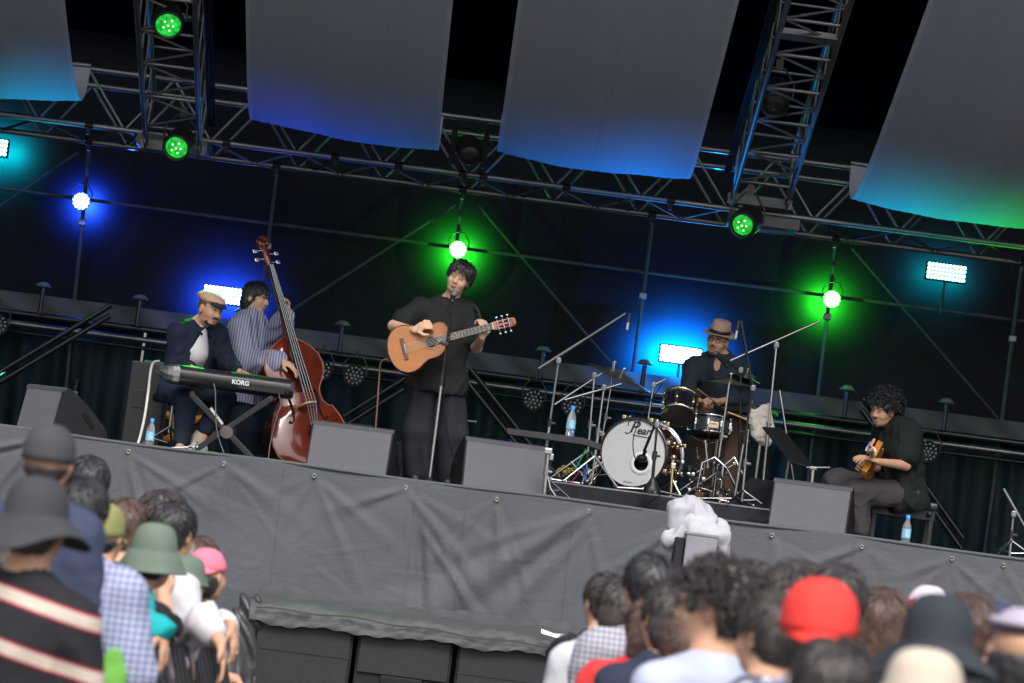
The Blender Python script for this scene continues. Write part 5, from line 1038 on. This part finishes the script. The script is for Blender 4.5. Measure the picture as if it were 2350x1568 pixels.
for i in range(5): part('tuning_peg',MB().tube(hA+ea*(-.06+.03*i)+ev*-.03,hA+ea*(-.06+.03*i)+ev*-.06,.006).sphere(hA+ea*(-.06+.03*i)+ev*-.065,.011,8),CHR,r)
part('scratch_plate',MB().box(P(2001,1031,29.8),(.09,.015,.045),Matrix.Rotation(rad(25),3,'Y'),bev=.004),WHITE,r)
# ---------------- piano bench ----------------
r=root('piano_bench','black adjustable piano bench with padded seat under the guitarist','bench',V((P(2080,1200,30.3).x,30.3,FLOOR))); b0=P(2000,1152,30.1); b1=P(2153,1175,30.1); bw=b1.x-b0.x; bz_=P(2120,1155,30.1).z-.02; cx=(b0.x+b1.x)/2
part('seat',MB().box((cx,30.3,bz_),(bw,.34,.06),bev=.02),mat('black leatherette',(.015,.017,.018),.3,bump=.15),r); part('apron',MB().box((cx,30.3,bz_-.07),(bw-.03,.3,.08),bev=.004),BLK,r); part('knob',MB().lathe([(.001,.03),(.018,.03),(.022,.0)],(cx+.2,30.12,bz_-.06),(0,-1,0),14),BLK,r)
for x in(-1,1):
    for y in(-1,1): part('leg',MB().box((cx+x*(bw/2-.04),30.3+y*.13,(bz_-.1+FLOOR)/2),(.035,.035,bz_-.1-FLOOR),bev=.004),BLK,r)
# ---------------- the band ----------------
def Pd(*a): return P(*a)
def toward(a,b): return (V(b)-V(a)).normalized()
# --- singer ---
D=29.4
J=dict(neck=P(1030,698,D),shL=P(963,716,D+.02),shR=P(1083,725,D+.05),elL=P(903,748,D-.10),elR=P(1094,798,D-.06),wrL=P(951,758,D-.42),wrR=P(1106,774,D-.36),hipL=P(972,872,D),hipR=P(1040,880,D),
       knL=P(962,990,D-.02),knR=P(1035,1000,D-.02),fwd=V((0,-1,0)))
for q,x in(('L',958),('R',1032)): a=PX(x,D,FLOOR); J['an'+q]=V((a.x,D,FLOOR+.08)); J['toe'+q]=V((a.x-.02,D-.13,FLOOR+.03))
Hs=Head(P(1054,640,D-.09),V((-.22,-1,-.22)),V((.33,-.12,1)),1.02)
r=root('person','standing singer in an oversized black t-shirt playing a classical guitar','person',(J['hipL'].x,D,FLOOR))
hl=hand(J['wrL'],toward(J['wrL'],P(978,744,D-.46)),V((.25,.75,-.5)),-1,(.95,1.05,1.1,1.15),.6,1.08)
hr=hand(J['wrR'],toward(J['wrR'],P(1110,742,D-.34)),V((-.5,.75,.25)),-1,(.95,.9,.95,1.0),.6,1.08)
part('body',sdf(body_prims(J,Hs,[hl,hr]),.005),SKIN[2],r)
BT=mat('black t-shirt cotton',(.019,.021,.021),.85,bump=.3,bscale=18); NT=mat('black trousers cloth',(.020,.021,.028),.85,bump=.25,bscale=16)
sp=shirt_prims(J,.022,.62,.02,.98,.78,swid=.088); part('t_shirt',sdf(sp,.008,wrinkle(.018,9,.010,21,2)),BT,r)
part('trousers',sdf(pants_prims(J,.010,.100),.009,lambda p:.014*np.sin(p[0]*42+3*np.sin(p[2]*3.1))*.6-.010*ridge((p[0],p[1],p[2]*.35),16,4)),NT,r)
hair(r,Hs,'singer',HB,.005,11); face(r,Hs,'closed')
m=[cap(J['anL']+V((0,.03,-.04)),J['toeL'],.05,.045),cap(J['anR']+V((0,.03,-.04)),J['toeR'],.05,.045)]; part('shoes',sdf(m,.01),BLK,r)
# --- keyboard player ---
D=30.35
J=dict(neck=P(452,752,D),shL=P(408,765,D-.14),shR=P(496,768,D+.10),elL=P(404,838,D-.1),elR=P(520,835,D+.14),wrL=P(436,842,D-.30),wrR=P(548,852,D-.10),hipL=P(400,893,D-.02),hipR=P(432,895,D+.12),
       knL=P(428,925,D-.38),knR=P(516,915,D-.16),anL=P(417,1014,D-.35),anR=P(468,990,D-.32),fwd=V((.72,-.68,0)))
J['toeL']=P(405,1043,D-.5)+V((0,0,.02)); J['toeR']=P(452,1035,D-.42)+V((0,0,.03))
Hk=Head(P(481,712,D-.06),V((.72,-.72,-.10)),V((.16,-.05,1)),1.06)
r=root('person','seated keyboard player in a navy jacket, white t-shirt and tan flat cap','person',(J['hipL'].x,D,FLOOR))
hk=[hand(J['wrL'],V((.6,.4,-.1)),V((0,0,-1)),1,(.3,.35,.4,.4),.3),hand(J['wrR'],V((.3,.6,-.1)),V((0,0,-1)),-1,(.3,.35,.4,.4),.3)]
part('body',sdf(body_prims(J,Hk,hk,feet=True),.005),SKIN[0],r)
NVY=mat('navy jacket cloth',(.016,.021,.040),.85,bump=.3,bscale=18)
part('t_shirt',sdf([cap(J['neck']+J['fwd']*.02+V((0,0,-.01)),lerp(J['neck'],J['hipL'],.4)+J['fwd']*.05,.068,.12,.04)]+[q for q in shirt_prims(J,.004,.05,.0,.9,.7,collar=False) if not(q[0]=='c' and min(np.linalg.norm(q[2]-np.array(J['sh'+k])) for k in 'LR')<.12)],.008,folds(.004,20,3)),mat('white t-shirt cotton',(.62,.61,.62),.8,bump=.2),r)
B_=J['fwd']; sp=shirt_prims(J,.022,1.86,.05,.98,.74,swid=.075,cuff=.052,collar=False); c=lerp(J['neck'],(J['hipL']+J['hipR'])*.5,.42)+B_*.20+V((.02,0,.0))
sp+=[ell(c,(.082,.16,.25),np.array(Matrix((B_.cross(V((0,0,1))),B_,V((0,0,1)))).transposed()),neg=True),ell(J['neck']+V((0,0,.06))+B_*.03,(.078,.075,.085),neg=True)]
jk=part('jacket',sdf(sp,.008,wrinkle(.012,12,.007,28,6)),NVY,r)
cm=MB(); nn=J['neck']+V((0,0,.035)); X_=B_.cross(V((0,0,1)))
for q in(-1,1): cm.path([nn-B_*.075+X_*q*.01,nn-B_*.03+X_*q*.07,nn+B_*.05+X_*q*.07+V((0,0,-.025)),nn+B_*.125+X_*q*.045+V((0,0,-.09))],.02,8,0,True,[.018,.022,.022,.008])
part('collar',cm,NVY,jk)
part('trousers',sdf(pants_prims(J,.016,.062,length=.93),.008,folds(.006,22,5)),mat('dark blue jeans',(.022,.034,.062),.85,bump=.3,bscale=22),r)
part('shoe',sdf([cap(P(461,1000,D-.30),P(448,1032,D-.44),.05,.048,.03),cap(P(455,1010,D-.32),P(466,1032,D-.40),.045,.04,.03),cap(P(466,996,D-.30),P(455,1005,D-.30),.05,.05)],.007),mat('beige canvas shoe',(.50,.44,.37),.8,bump=.2),r)
face(r,Hk,'open',lipz=-.062,beard='full')
# tan flat cap
TAN=mat('tan cap cloth',(.58,.36,.25),.85,bump=.25,bscale=30)
part('flat_cap',sdf([Hk.e((0,-.03,.088),(.096,.112,.048)),Hk.e((0,.025,.075),(.088,.095,.032),.03),Hk.e((0,.0,.0),(.2,.2,.052),neg=True)],.006,folds(.004,50,3)),TAN,r); m=MB(); G=[[Hk.p(.075*math.cos(PI*(.1+.8*j/12)),.045+(.065+.045*i/4)*math.sin(PI*(.1+.8*j/12)),.070-.007*i) for j in range(13)] for i in range(5)]; part('cap_visor',m.sheet(G),mat('dark navy visor',(.03,.035,.06),.8),r,solid=.006)
hairlow=sdf([Hk.e((0,-.014,.03),(.0785,.0975,.088)),Hk.e((0,.06,.0),(.085,.06,.12),neg=True),Hk.e((0,-.02,-.12),(.12,.12,.075),neg=True),Hk.e((.08,0,-.02),(.03,.03,.045),neg=True),Hk.e((-.08,0,-.02),(.03,.03,.045),neg=True)],.006); part('hair',hairlow,mat('cropped hair',(.13,.08,.06),.7),r)
# --- bass player ---
D=31.0
J=dict(neck=P(577,730,D),shL=P(557,752,D+.14),shR=P(551,752,D-.15),elL=P(622,792,D-.02),elR=P(572,838,D-.30),wrL=P(659,722,D-.40),wrR=P(648,830,D-.60),hipL=P(566,895,D+.1),hipR=P(562,900,D-.08),
       knL=P(572,975,D+.02),knR=P(555,978,D-.12),anL=P(575,1050,D+.06),anR=P(560,1050,D-.08),fwd=V((.95,-.3,0)))
Hb=Head(P(588,685,D),V((.90,-.50,.02)),V((.10,0,1)),1.03)
r=root('person','bass player with dark bobbed hair in a striped blue and white blouse','person',(J['hipL'].x,D,FLOOR))
hb=[hand(J['wrL'],V((-.12,-.15,1)),V((-.8,-.6,0)),-1,(.75,.8,.85,.9),.6),hand(J['wrR'],V((.9,-.35,-.28)),V((.2,.3,-1)),-1,(.45,.5,.55,.6),.4,1.08)]
part('body',sdf(body_prims(J,Hb,hb,fat=.92),.006),SKIN[2],r)
BLO=pattern('striped blouse cotton',(.17,.19,.33),(.45,.44,.54),'stripe',14,.85,thr=.6)
sp=shirt_prims(J,.035,1.9,.02,1.12,.95,swid=.12,cuff=.07); sp+=[cap(lerp(J['neck'],J['hipL'],.5),P(553,912,D-.05),.17,.20,.06),cap(lerp(J['elR'],J['wrR'],.1),lerp(J['elR'],J['wrR'],.8),.10,.075,.04),cap(lerp(J['elL'],J['wrL'],0),lerp(J['elL'],J['wrL'],.7),.105,.07,.04)]; 
sp=[q for q in sp if q[0]!='p']+[cut(P(553,925,D),V((-.05,0,-1)))]
part('blouse',sdf(sp,.008,lambda p:.010*np.sin(p[0]*60+p[1]*50+3*np.sin(p[2]*5))*.7-.014*ridge((p[0],p[1],p[2]*.5),12,7)),BLO,r)
part('trousers',sdf(pants_prims(J,.03,.09)+[cap(lerp(J['hipL'],J['hipR'],.5),lerp(J['knL'],J['knR'],.5),.13,.12,.05)],.010,folds(.01,16,5)),mat('dark teal trousers',(.012,.020,.035),.85,bump=.3),r)
hair(r,Hb,'bob',HB,.006,21); face(r,Hb,'open',mouth=.015)
part('shoes',sdf([cap(J['anL'],V((J['anL'].x+.12,J['anL'].y-.04,FLOOR+.03)),.045),cap(J['anR'],V((J['anR'].x+.12,J['anR'].y-.04,FLOOR+.03)),.045)],.012),BLK,r)
# --- drummer ---
D=32.1
J=dict(neck=P(1652,820,D),shL=P(1592,846,D),shR=P(1693,850,D+.02),elL=P(1576,905,D-.16),elR=P(1697,915,D-.12),wrL=P(1606,922,D-.38),wrR=P(1650,922,D-.42),hipL=P(1625,958,D+.05),hipR=P(1672,962,D+.05),
       knL=P(1612,1010,D-.4),knR=P(1682,985,D-.42),anL=P(1612,1090,D-.4),anR=P(1664,1098,D-.46),fwd=V((-.12,-1,0)))
J['toeR']=V((J['anR'].x-.02,J['anR'].y-.16,RZT+.04)); J['toeL']=V((J['anL'].x-.02,J['anL'].y-.16,RZT+.04)); J['anR'].z=J['anL'].z=RZT+.1
Hd=Head(P(1647,783,D-.06),V((-.36,-1,-.2)),V((.12,-.1,1)),1.04)
r=root('person','drummer in a brown fedora and glasses singing into a microphone','person',(J['hipL'].x,D,RZT))
hd=[hand(J['wrL'],V((.5,-.7,.1)),V((.2,0,-1)),1,(1,1.1,1.1,1.1),.7),hand(J['wrR'],V((-.75,-.5,.05)),V((-.1,.3,-1)),-1,(1.0,1.1,1.15,1.15),.7,1.05)]
part('body',sdf(body_prims(J,Hd,hd),.0065),SKIN[0],r)
sp=shirt_prims(J,.022,1.55,.03,1.02,.72,swid=.078,cuff=.055); sp.append(ell(J['neck']+V((-.02,-.12,-.06)),(.035,.08,.07),neg=True)); part('shirt',sdf(sp,.009,wrinkle(.012,11,.007,26,8)),mat('dark blue grey shirt',(.024,.034,.046),.85,bump=.3,bscale=20),r)
part('trousers',sdf(pants_prims(J,.018,.075),.010,folds(.006,18,5)),mat('brown trousers cloth',(.13,.085,.06),.9,bump=.3),r)
face(r,Hd,'open',glasses=True,beard='goatee')
part('hair',sdf([Hd.e((0,-.014,.03),(.0785,.0975,.088)),Hd.e((0,.06,.0),(.085,.06,.12),neg=True),Hd.e((0,-.02,-.12),(.12,.12,.075),neg=True),Hd.e((.08,0,-.02),(.03,.03,.045),neg=True),Hd.e((-.08,0,-.02),(.03,.03,.045),neg=True)],.006),HB,r)
FED=mat('brown straw fedora',(.42,.28,.22),.8,bump=.4,bscale=80,var=.15,scale=12)
f_=part('fedora',hatlathe(Hd,[(.001,.15),(.03,.152),(.055,.158),(.07,.15),(.078,.12),(.084,.09),(.086,.05),(.10,.046),(.12,.043),(.137,.048),(.139,.046),(.12,.039),(.085,.044)],FED,rad(-8),1.16,.012,c=(0,-.01,.015)),FED,r)
part('hat_band',hatlathe(Hd,[(.0865,.083),(.0885,.082),(.0895,.056),(.0875,.055)],FED,rad(-8),1.16,0,c=(0,-.01,.015)),BLK,f_)
one('drumstick',MB().tube(P(1651,930,D-.5),P(1601,893,D-.75),.0075,.005),BRI,'wooden drumstick held upright over the tom','drumstick',P(1651,930,D-.5),'drumsticks'); one('drumstick',MB().tube(P(1670,946,31.0),P(1726,968,30.9),.0075,.006),BRI,'wooden drumstick lying level beside the snare','drumstick',P(1670,946,31.0),'drumsticks')
r=root('drum_throne','round black drum throne under the drummer','stool',V((P(1650,1000,32.2).x,32.2,RZT))); tp_=P(1650,978,32.2); part('seat',MB().lathe([(.001,0),(.16,0),(.17,-.03),(.15,-.08),(.001,-.08)],tp_,(0,0,1),24),BLK,r); part('post',MB().tube(tp_+V((0,0,-.08)),V((tp_.x,32.2,RZT+.05)),.016),CHR,r); tripod(r,V((tp_.x,32.2,RZT)),.24,.2,CHR)
# --- guitarist ---
D=30.2
J=dict(neck=P(2052,978,D),shL=P(2032,990,D+.16),shR=P(2084,998,D-.12),elL=P(2022,1072,D+.05),elR=P(2078,1068,D-.22),wrL=P(1990,1074,D-.25),wrR=P(2014,1060,D-.45),hipL=P(2060,1130,D+.14),hipR=P(2085,1135,D-.04),
       knL=P(1918,1105,D-.05),knR=P(1962,1132,D-.28),fwd=V((-.88,-.48,0)))
J['anL']=V((J['knL'].x+.02,J['knL'].y,FLOOR+.09)); J['anR']=V((J['knR'].x+.07,J['knR'].y,FLOOR+.09)); J['toeL']=J['anL']+V((-.13,-.06,-.05)); J['toeR']=J['anR']+V((-.13,-.06,-.05))
Hg=Head(P(2027,943,D-.04),V((-.68,-.72,-.42)),V((-.10,-.18,1)),1.04)
r=root('person','seated guitarist with curly dark hair in a black short sleeved shirt','person',(J['hipL'].x,D,FLOOR))
hg=[hand(J['wrL'],V((-.6,-.5,.15)),V((.3,-.6,-.3)),1,(.7,.8,.9,.9),.5),hand(J['wrR'],V((-.93,-.35,.20)),V((.1,.3,-1)),-1,(.35,.4,.45,.5),.4,1.08)]
part('body',sdf(body_prims(J,Hg,hg),.005),SKIN[0],r)
sp=shirt_prims(J,.034,.66,.06,1.08,.84,swid=.09); sp.append(ell(J['neck']+J['fwd']*.12+V((0,0,-.05)),(.045,.045,.10),neg=True)); part('shirt',sdf(sp,.008,wrinkle(.013,11,.008,25,9)),mat('black linen shirt',(.015,.019,.019),.85,bump=.3,bscale=20),r)
cm=MB(); nn=J['neck']+V((0,0,.03)); B_=J['fwd']; X_=B_.cross(V((0,0,1)))
for q in(-1,1): cm.path([nn-B_*.07+X_*q*.01,nn-B_*.02+X_*q*.066,nn+B_*.05+X_*q*.06+V((0,0,-.03)),nn+B_*.11+X_*q*.05+V((0,0,-.09))],.018,8,0,True,[.016,.02,.02,.008])
part('collar',cm,bpy.data.materials['black linen shirt'],r)
part('trousers',sdf(pants_prims(J,.008,.078),.009,wrinkle(.010,14,.006,30,5)),mat('charcoal trousers',(.055,.050,.058),.85,bump=.3,bscale=20),r)
part('shoes',sdf([cap(J['anL'],J['toeL'],.045),cap(J['anR'],J['toeR'],.045)],.012),BLK,r)
hair(r,Head(Hg.p(0,-.008,.005),Hg.f,Hg.u,1.17),'curly',HB,.006,31); face(r,Hg,'closed',lipz=-.06,beard='goatee')
# ---------------- crowd ----------------
def cm_(n,c,r=.85,**k): return mat(n,c,r,bump=.3,bscale=16,**k)
CH1=cm_('charcoal cap cloth',(.055,.056,.065)); CH2=cm_('charcoal hat cloth',(.05,.052,.058)); GRN=cm_('sage hat cloth',(.125,.165,.13)); PNK=cm_('pink cap cloth',(.75,.19,.27)); RED=cm_('red cap cloth',(.78,.055,.045)); BEI=cm_('beige hat cloth',(.56,.48,.39)); NVH=cm_('dark slate hat cloth',(.035,.042,.052)); OLV=cm_('olive cap cloth',(.24,.24,.10)); NVC=cm_('navy cap cloth',(.05,.055,.10)); WRC=pattern('red and white cap cloth',(.62,.55,.60),(.5,.05,.09),'blotch',9,thr=.55)
WS=cm_('white shirt cotton',(.56,.56,.60)); BS=cm_('black shirt cotton',(.02,.021,.024)); NS=cm_('navy shirt cotton',(.03,.036,.065)); TS=cm_('teal green shirt cotton',(.025,.06,.065)); TQ=cm_('turquoise sleeve cotton',(.015,.35,.37)); LB=cm_('pale blue shirt cotton',(.42,.46,.60)); REDS=cm_('red shirt cotton',(.65,.05,.05)); SAL=cm_('salmon shirt cotton',(.72,.36,.28)); DNM=cm_('denim blue cloth',(.045,.055,.10))
CHK=pattern('blue checked cotton',(.15,.18,.33),(.42,.45,.57),'check',13,thr=.5); GNG=pattern('grey gingham cotton',(.16,.16,.22),(.50,.50,.55),'check',15,thr=.5); PAT=pattern('grey and white patterned cotton',(.48,.48,.58),(.12,.13,.17),'blotch',26,thr=.42); STR=pattern('black knit with cream and red bands',(.02,.02,.024),(.5,.44,.38),'stripe',2.1,thr=.86,rot=(0,rad(78),0),c3=(.35,.02,.04))
n=STR.node_tree
def hb_(mat_,**k):
    f=lambda r,H: bucket(r,H,mat_,**k)
    f.under=.015; return f
def hc_(mat_,**k):
    f=lambda r,H: ballcap(r,H,mat_,**k)
    f.under=-.02 if k.get('z0',.02)<.015 else .0; return f
# left group, near to far
crowd(82,1212,11.6,'man in a big charcoal bucket hat and a black knit with cream and red bands','short',HD,STR,yaw=12,sc=1.05,sleeve=1.7,hat=hb_(CH2,brim=.165,drop=.065,bump=.02,seed=3,top=.15),fat=.98,clothname='cardigan',arms='down')
crowd(112,1058,13.4,'person in a rounded charcoal cap below the far left monitor','short',HD,DNM,yaw=8,sc=1.0,fat=.85,hat=hc_(CH1,z0=-.0,top=.13,bulge=1.03,visor=False))
crowd(186,1184,13.5,'person with black hair in a blue checked shirt','short',HB,CHK,yaw=15,sc=1.0,sleeve=1.0,fat=1.18,swid=.085,tilt=2)
crowd(200,1118,17.0,'black haired person whose ear shows beside the charcoal cap','short',HB,DNM,yaw=-10,sc=1.0)
crowd(-12,1330,12.2,'person cut by the left picture edge with long dark brown hair','long',HD,NS,yaw=10,sc=1.0)
crowd(284,1220,16.2,'brown haired person in a navy top left of the green hat','short',HBR,NS,yaw=5,sc=1.02,sleeve=.9)
crowd(236,1228,15.1,'person in an olive cap with a turquoise sleeve hanging over the barrier','short',HB,TS,yaw=20,sc=.95,ap=dict(elR=(300,1425,14.75),wrR=(368,1442,14.7)),hdir=(.35,-.2,-1),extra=lambda r,H,J: part('rolled_sleeve',sdf([cap(lerp(J['shR'],J['elR'],.45),J['elR'],.085,.08,.04),cap(J['elR'],lerp(J['elR'],J['wrR'],.9),.078,.055,.04)],.011,wrinkle(.012,14,.008,30,4)),TQ,r),hat=hc_(OLV,z0=.0))
crowd(352,1284,15.4,'person in a sage green bucket hat with one arm propped up','short',HD,BS,yaw=50,hd_=(-.7,0),lean=.6,sc=1.0,sleeve=.8,ap=dict(elR=(388,1452,15.75),wrR=(374,1365,15.9)),hdir=(-.15,.1,1),hat=hb_(GRN,brim=.142,drop=.075,bump=.006,seed=8,top=.148),
      extra=lambda r,H,J: None)
crowd(398,1226,16.2,'black haired person wearing a white face mask','short',HB,WS,yaw=45,lean=.3,hd_=(-.3,0),sc=1.0,extra=lambda r,H,J: part('face_mask',sdf([H.e((0,.07,-.05),(.06,.05,.055)),H.cp((.06,.03,-.03),(.082,-.01,-.01),.006),H.cp((-.06,.03,-.03),(-.082,-.01,-.01),.006)],.008),WHITE,r))
crowd(374,1200,17.4,'dark haired person half hidden behind the masked one','wavy',HD,BS,yaw=30,lean=.3,sc=.98)
crowd(424,1338,16.2,'person in a small sage green cap and white shirt','short',HB,WS,yaw=50,hd_=(-.5,0),lean=.6,sc=.93,hat=hb_(GRN,brim=.115,drop=.03,seed=5,bump=.0,top=.13),sleeve=1.4,cuff=.06,ap=dict(elR=(470,1425,15.8),wrR=(505,1475,15.7)),hdir=(.3,0,-1),arms='barrier')
crowd(458,1292,17.8,'brown haired person at the barrier behind the pink cap','short',HBR,WS,yaw=50,hd_=(-.5,0),lean=.5,sc=.9)
crowd(474,1322,17.2,'person in a pink cap and black vest over a white shirt','bob',HB,WS,yaw=55,hd_=(-.4,0),lean=.5,sc=.93,ap=dict(elR=(506,1440,16.6),wrR=(531,1436,16.35)),hdir=(.25,-.1,-.8),cuff=.06,hat=hc_(PNK,back=True,z0=.03,visor=True),sleeve=1.5,arms='barrier',extra=lambda r,H,J: part('vest',sdf(shirt_prims(J,.032,.05,.04,1.0),.014),BS,r))
# right group
crowd(1386,1386,16.2,'dark haired boy leaning at the far end of the crowd with his ear showing','short',HD,BS,yaw=-25,sc=.95,arms='barrier',sleeve=.5,ap=dict(elL=(1322,1492,16.0),wrL=(1302,1522,15.9)),hdir=(-.2,0,-1))
crowd(1420,1400,15.6,'dark haired person tucked behind the grey gingham shirt','bob',HD,WS,yaw=0,sc=.95)
crowd(1486,1354,14.6,'black haired man with a hair whorl in a grey gingham shirt','whorl',HB,GNG,yaw=-15,sc=1.03,sleeve=1.5,fat=1.06,lean=.2)
crowd(1530,1426,13.9,'dark haired person right of the grey gingham shirt','bob',HD,NS,yaw=-25,sc=1.0)
crowd(1484,1450,14.2,'person with reddish brown hair low behind the gingham shirt','long',HBR,REDS,yaw=-10,sc=.86)
crowd(1640,1400,11.9,'curly haired man in glasses and a pale blue shirt looking left','curly',HD,LB,yaw=-18,sc=1.05,fat=1.0,skinm=0,hd_=(-.95,0),extra=lambda r,H,J:(part('glasses',MB().path([H.p(-.031+.024*math.cos(t),.11,.008+.018*math.sin(t)) for t in [2*PI*i/16 for i in range(17)]],.003,6,0,False).path([H.p(-.056,.1,.01),H.p(-.082,.03,.012),H.p(-.086,-.01,.005)],.0025,6).path([H.p(.031+.024*math.cos(t),.11,.008+.018*math.sin(t)) for t in [2*PI*i/16 for i in range(17)]],.003,6,0,False),BLK,r)))
crowd(1722,1372,14.4,'dark haired person straight behind the curly haired man','long',HD,BS,yaw=0,sc=1.0)
crowd(1822,1385,13.4,'person with spiky black hair behind the red cap','wavy',HD,NS,yaw=5,sc=1.0)
crowd(1920,1394,12.6,'tall dark haired person right behind the red cap','short',HD,BS,yaw=0,sc=1.03)
crowd(1766,1466,11.2,'person with dark tied hair in a grey and white patterned top','bun',HD,PAT,yaw=-22,sc=1.0,hd_=(-.3,0))
crowd(1876,1452,9.9,'person in a bright red cap worn backwards','bob',HB,PAT,yaw=2,sc=1.0,hat=hc_(RED,back=True,z0=-.0,top=.142,bulge=1.12,tilt=rad(0)))
crowd(2022,1436,14.0,'person with straight brown hair right of the red cap','long',HBR,BS,yaw=0,sc=1.0)
crowd(2126,1420,15.2,'person in a red and white cap seen above the big dark hat','short',HB,NS,yaw=0,sc=.98,hat=hc_(WRC,z0=.02,visor=False))
crowd(2146,1506,10.0,'person in a very large dark slate bucket hat','short',HB,NS,yaw=0,sc=1.0,hat=hb_(NVH,brim=.17,drop=.06,bump=.02,seed=12,top=.165),fat=1.05)
crowd(2112,1622,8.8,'nearest person in a soft beige hat at the bottom edge','short',HD,BS,yaw=0,sc=1.0,hat=hb_(BEI,brim=.145,drop=.04,seed=4,top=.135))
crowd(2218,1458,12.6,'brown haired person behind the dark slate hat','short',HBR,BS,yaw=5,sc=1.0)
crowd(2286,1462,14.6,'person in a navy cap near the right picture edge','short',HD,NS,yaw=0,sc=1.0,hat=hc_(NVC,z0=.01,visor=False))
crowd(2338,1500,10.4,'person with black hair and a pale mauve visor at the right picture edge','long',HB,WS,yaw=0,sc=1.0,hat=hc_(mat('mauve cap cloth',(.42,.36,.45),.8),z0=.075,top=.125,visor=False))
crowd(1905,1590,9.6,'dark haired person low in front of the red cap','long',HD,BS,yaw=0,sc=1.0)
crowd(1565,1500,12.8,'brown haired child in a navy top in front of the pale blue shirt','short',HBR,NS,yaw=-10,sc=.9,lean=.1)
# loose arms: front-row watcher at barrier with watch is part of the pink capped person
# barrier
BARM=mat('black barrier steel',(.05,.05,.055),.35,.6)
def barrier(label,a,b,out,z=1.2):
    a=V((a[0],a[1],0)); b=V((b[0],b[1],0)); o=V((out,0,0)); Z=V((0,0,z)); r=root('crowd_barrier',label,'barrier',(a+b)*.5,'crowd barriers')
    part('top_rail',MB().tube(a+Z,b+Z,.02),BARM,r); part('bottom_rail',MB().tube(a+o+V((0,0,.06)),b+o+V((0,0,.06)),.025),BARM,r)
    part('foot_plate',MB().sheet([[a-o*.2+V((0,0,.012)),a+o*1.6+V((0,0,.012))],[b-o*.2+V((0,0,.012)),b+o*1.6+V((0,0,.012))]]),BARM,r)
    n=int((b-a).length/.13)
    for i in range(n): p=a.lerp(b,(i+.5)/n); part('slat',MB().tube(p+Z-V((0,0,.01)),p+o+V((0,0,.07)),.011),BARM,r)
barrier('black slatted crowd barrier under the hands at the right side of the left group',(-1.12,17.2),(-1.20,15.4),.34)
barrier('black slatted crowd barrier nearer the camera beside the checked shirt',(-1.21,15.3),(-1.52,12.8),.34)
barrier('black slatted crowd barrier running along the left side of the right group',(.28,17.4),(.28,11.5),-.3,1.1)
# rain-covered light on its case in front of the stage
D=25.0; c=P(1612,1250,D); r=root('covered_stage_light','stage light under a grey and white rain cover on a pale grey case','stage light',(c.x,D,0))
GC=mat('grey rain cover',(.36,.36,.40),.6,bump=.3,bscale=14); part('rain_cover',sdf([cap(P(1556,1172,D),P(1562,1215,D),.075,.08,.04),cap(P(1580,1152,D),P(1612,1205,D),.035,.11,.04),cap(P(1560,1165,D),P(1600,1180,D),.06,.08,.04)],.010,lambda p:-.012*ridge((p[0]*1.3,p[1],p[2]*.35),30,3)-.008*ridge(p,18,4)),GC,r)
part('white_cover',sdf([cap(P(1600,1212,D-.12),P(1650,1232,D-.10),.05,.06,.05),cap(P(1592,1212,D-.1),P(1538,1242,D-.08),.06,.05,.05),cap(P(1538,1240,D-.08),P(1558,1262,D-.08),.045,.02,.03),cap(P(1656,1225,D-.1),P(1660,1275,D-.08),.045,.03,.03),cap(P(1600,1205,D-.05),P(1645,1215,D),.07,.07,.05)],.010,lambda p:-.011*ridge((p[0],p[1],p[2]*.5),30,6)-.008*ridge(p,16,4)),mat('white cover',(.38,.38,.41),.7,bump=.2),r)
b0=P(1576,1228,D-.33); b1=P(1648,1236,D-.33); w_=b1.x-b0.x; part('case',MB().box(((b0.x+b1.x)/2,D-.16,b0.z-.16),(w_,.34,.34),bev=.012),mat('pale grey case',(.22,.22,.25),.6,bump=.1),r); part('case_trim',MB().box(((b0.x+b1.x)/2,D-.16,b0.z+.014),(w_+.012,.35,.014)),ALU,r)
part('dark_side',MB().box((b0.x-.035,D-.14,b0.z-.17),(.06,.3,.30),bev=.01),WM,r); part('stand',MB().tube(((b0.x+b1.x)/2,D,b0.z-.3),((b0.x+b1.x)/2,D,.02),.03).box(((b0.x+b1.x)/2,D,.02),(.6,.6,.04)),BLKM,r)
# wraps, hanging cloths, loose things
one('green_towel',sdf([cap(P(262,1515,12.9),P(255,1600,12.9),.035,.06,.04,(V((0,1,0)),.5)),cap(P(250,1525,12.9),P(236,1600,12.9),.025,.05,.03,(V((0,1,0)),.5))],.01,folds(.012,40,2)),cm_('lime towel',(.14,.36,.07)),'lime green towel hanging beside the checked shirt','towel',P(255,1590,12.9))
one('balloon_fan',MB().sphere(P(397,1528,15.8),.065,18,0,(1,.6,1.1)),mat('pale pink plastic',(.55,.45,.50),.4),'pale pinkish round fan held below the hands at the barrier','fan',P(397,1528,15.8))
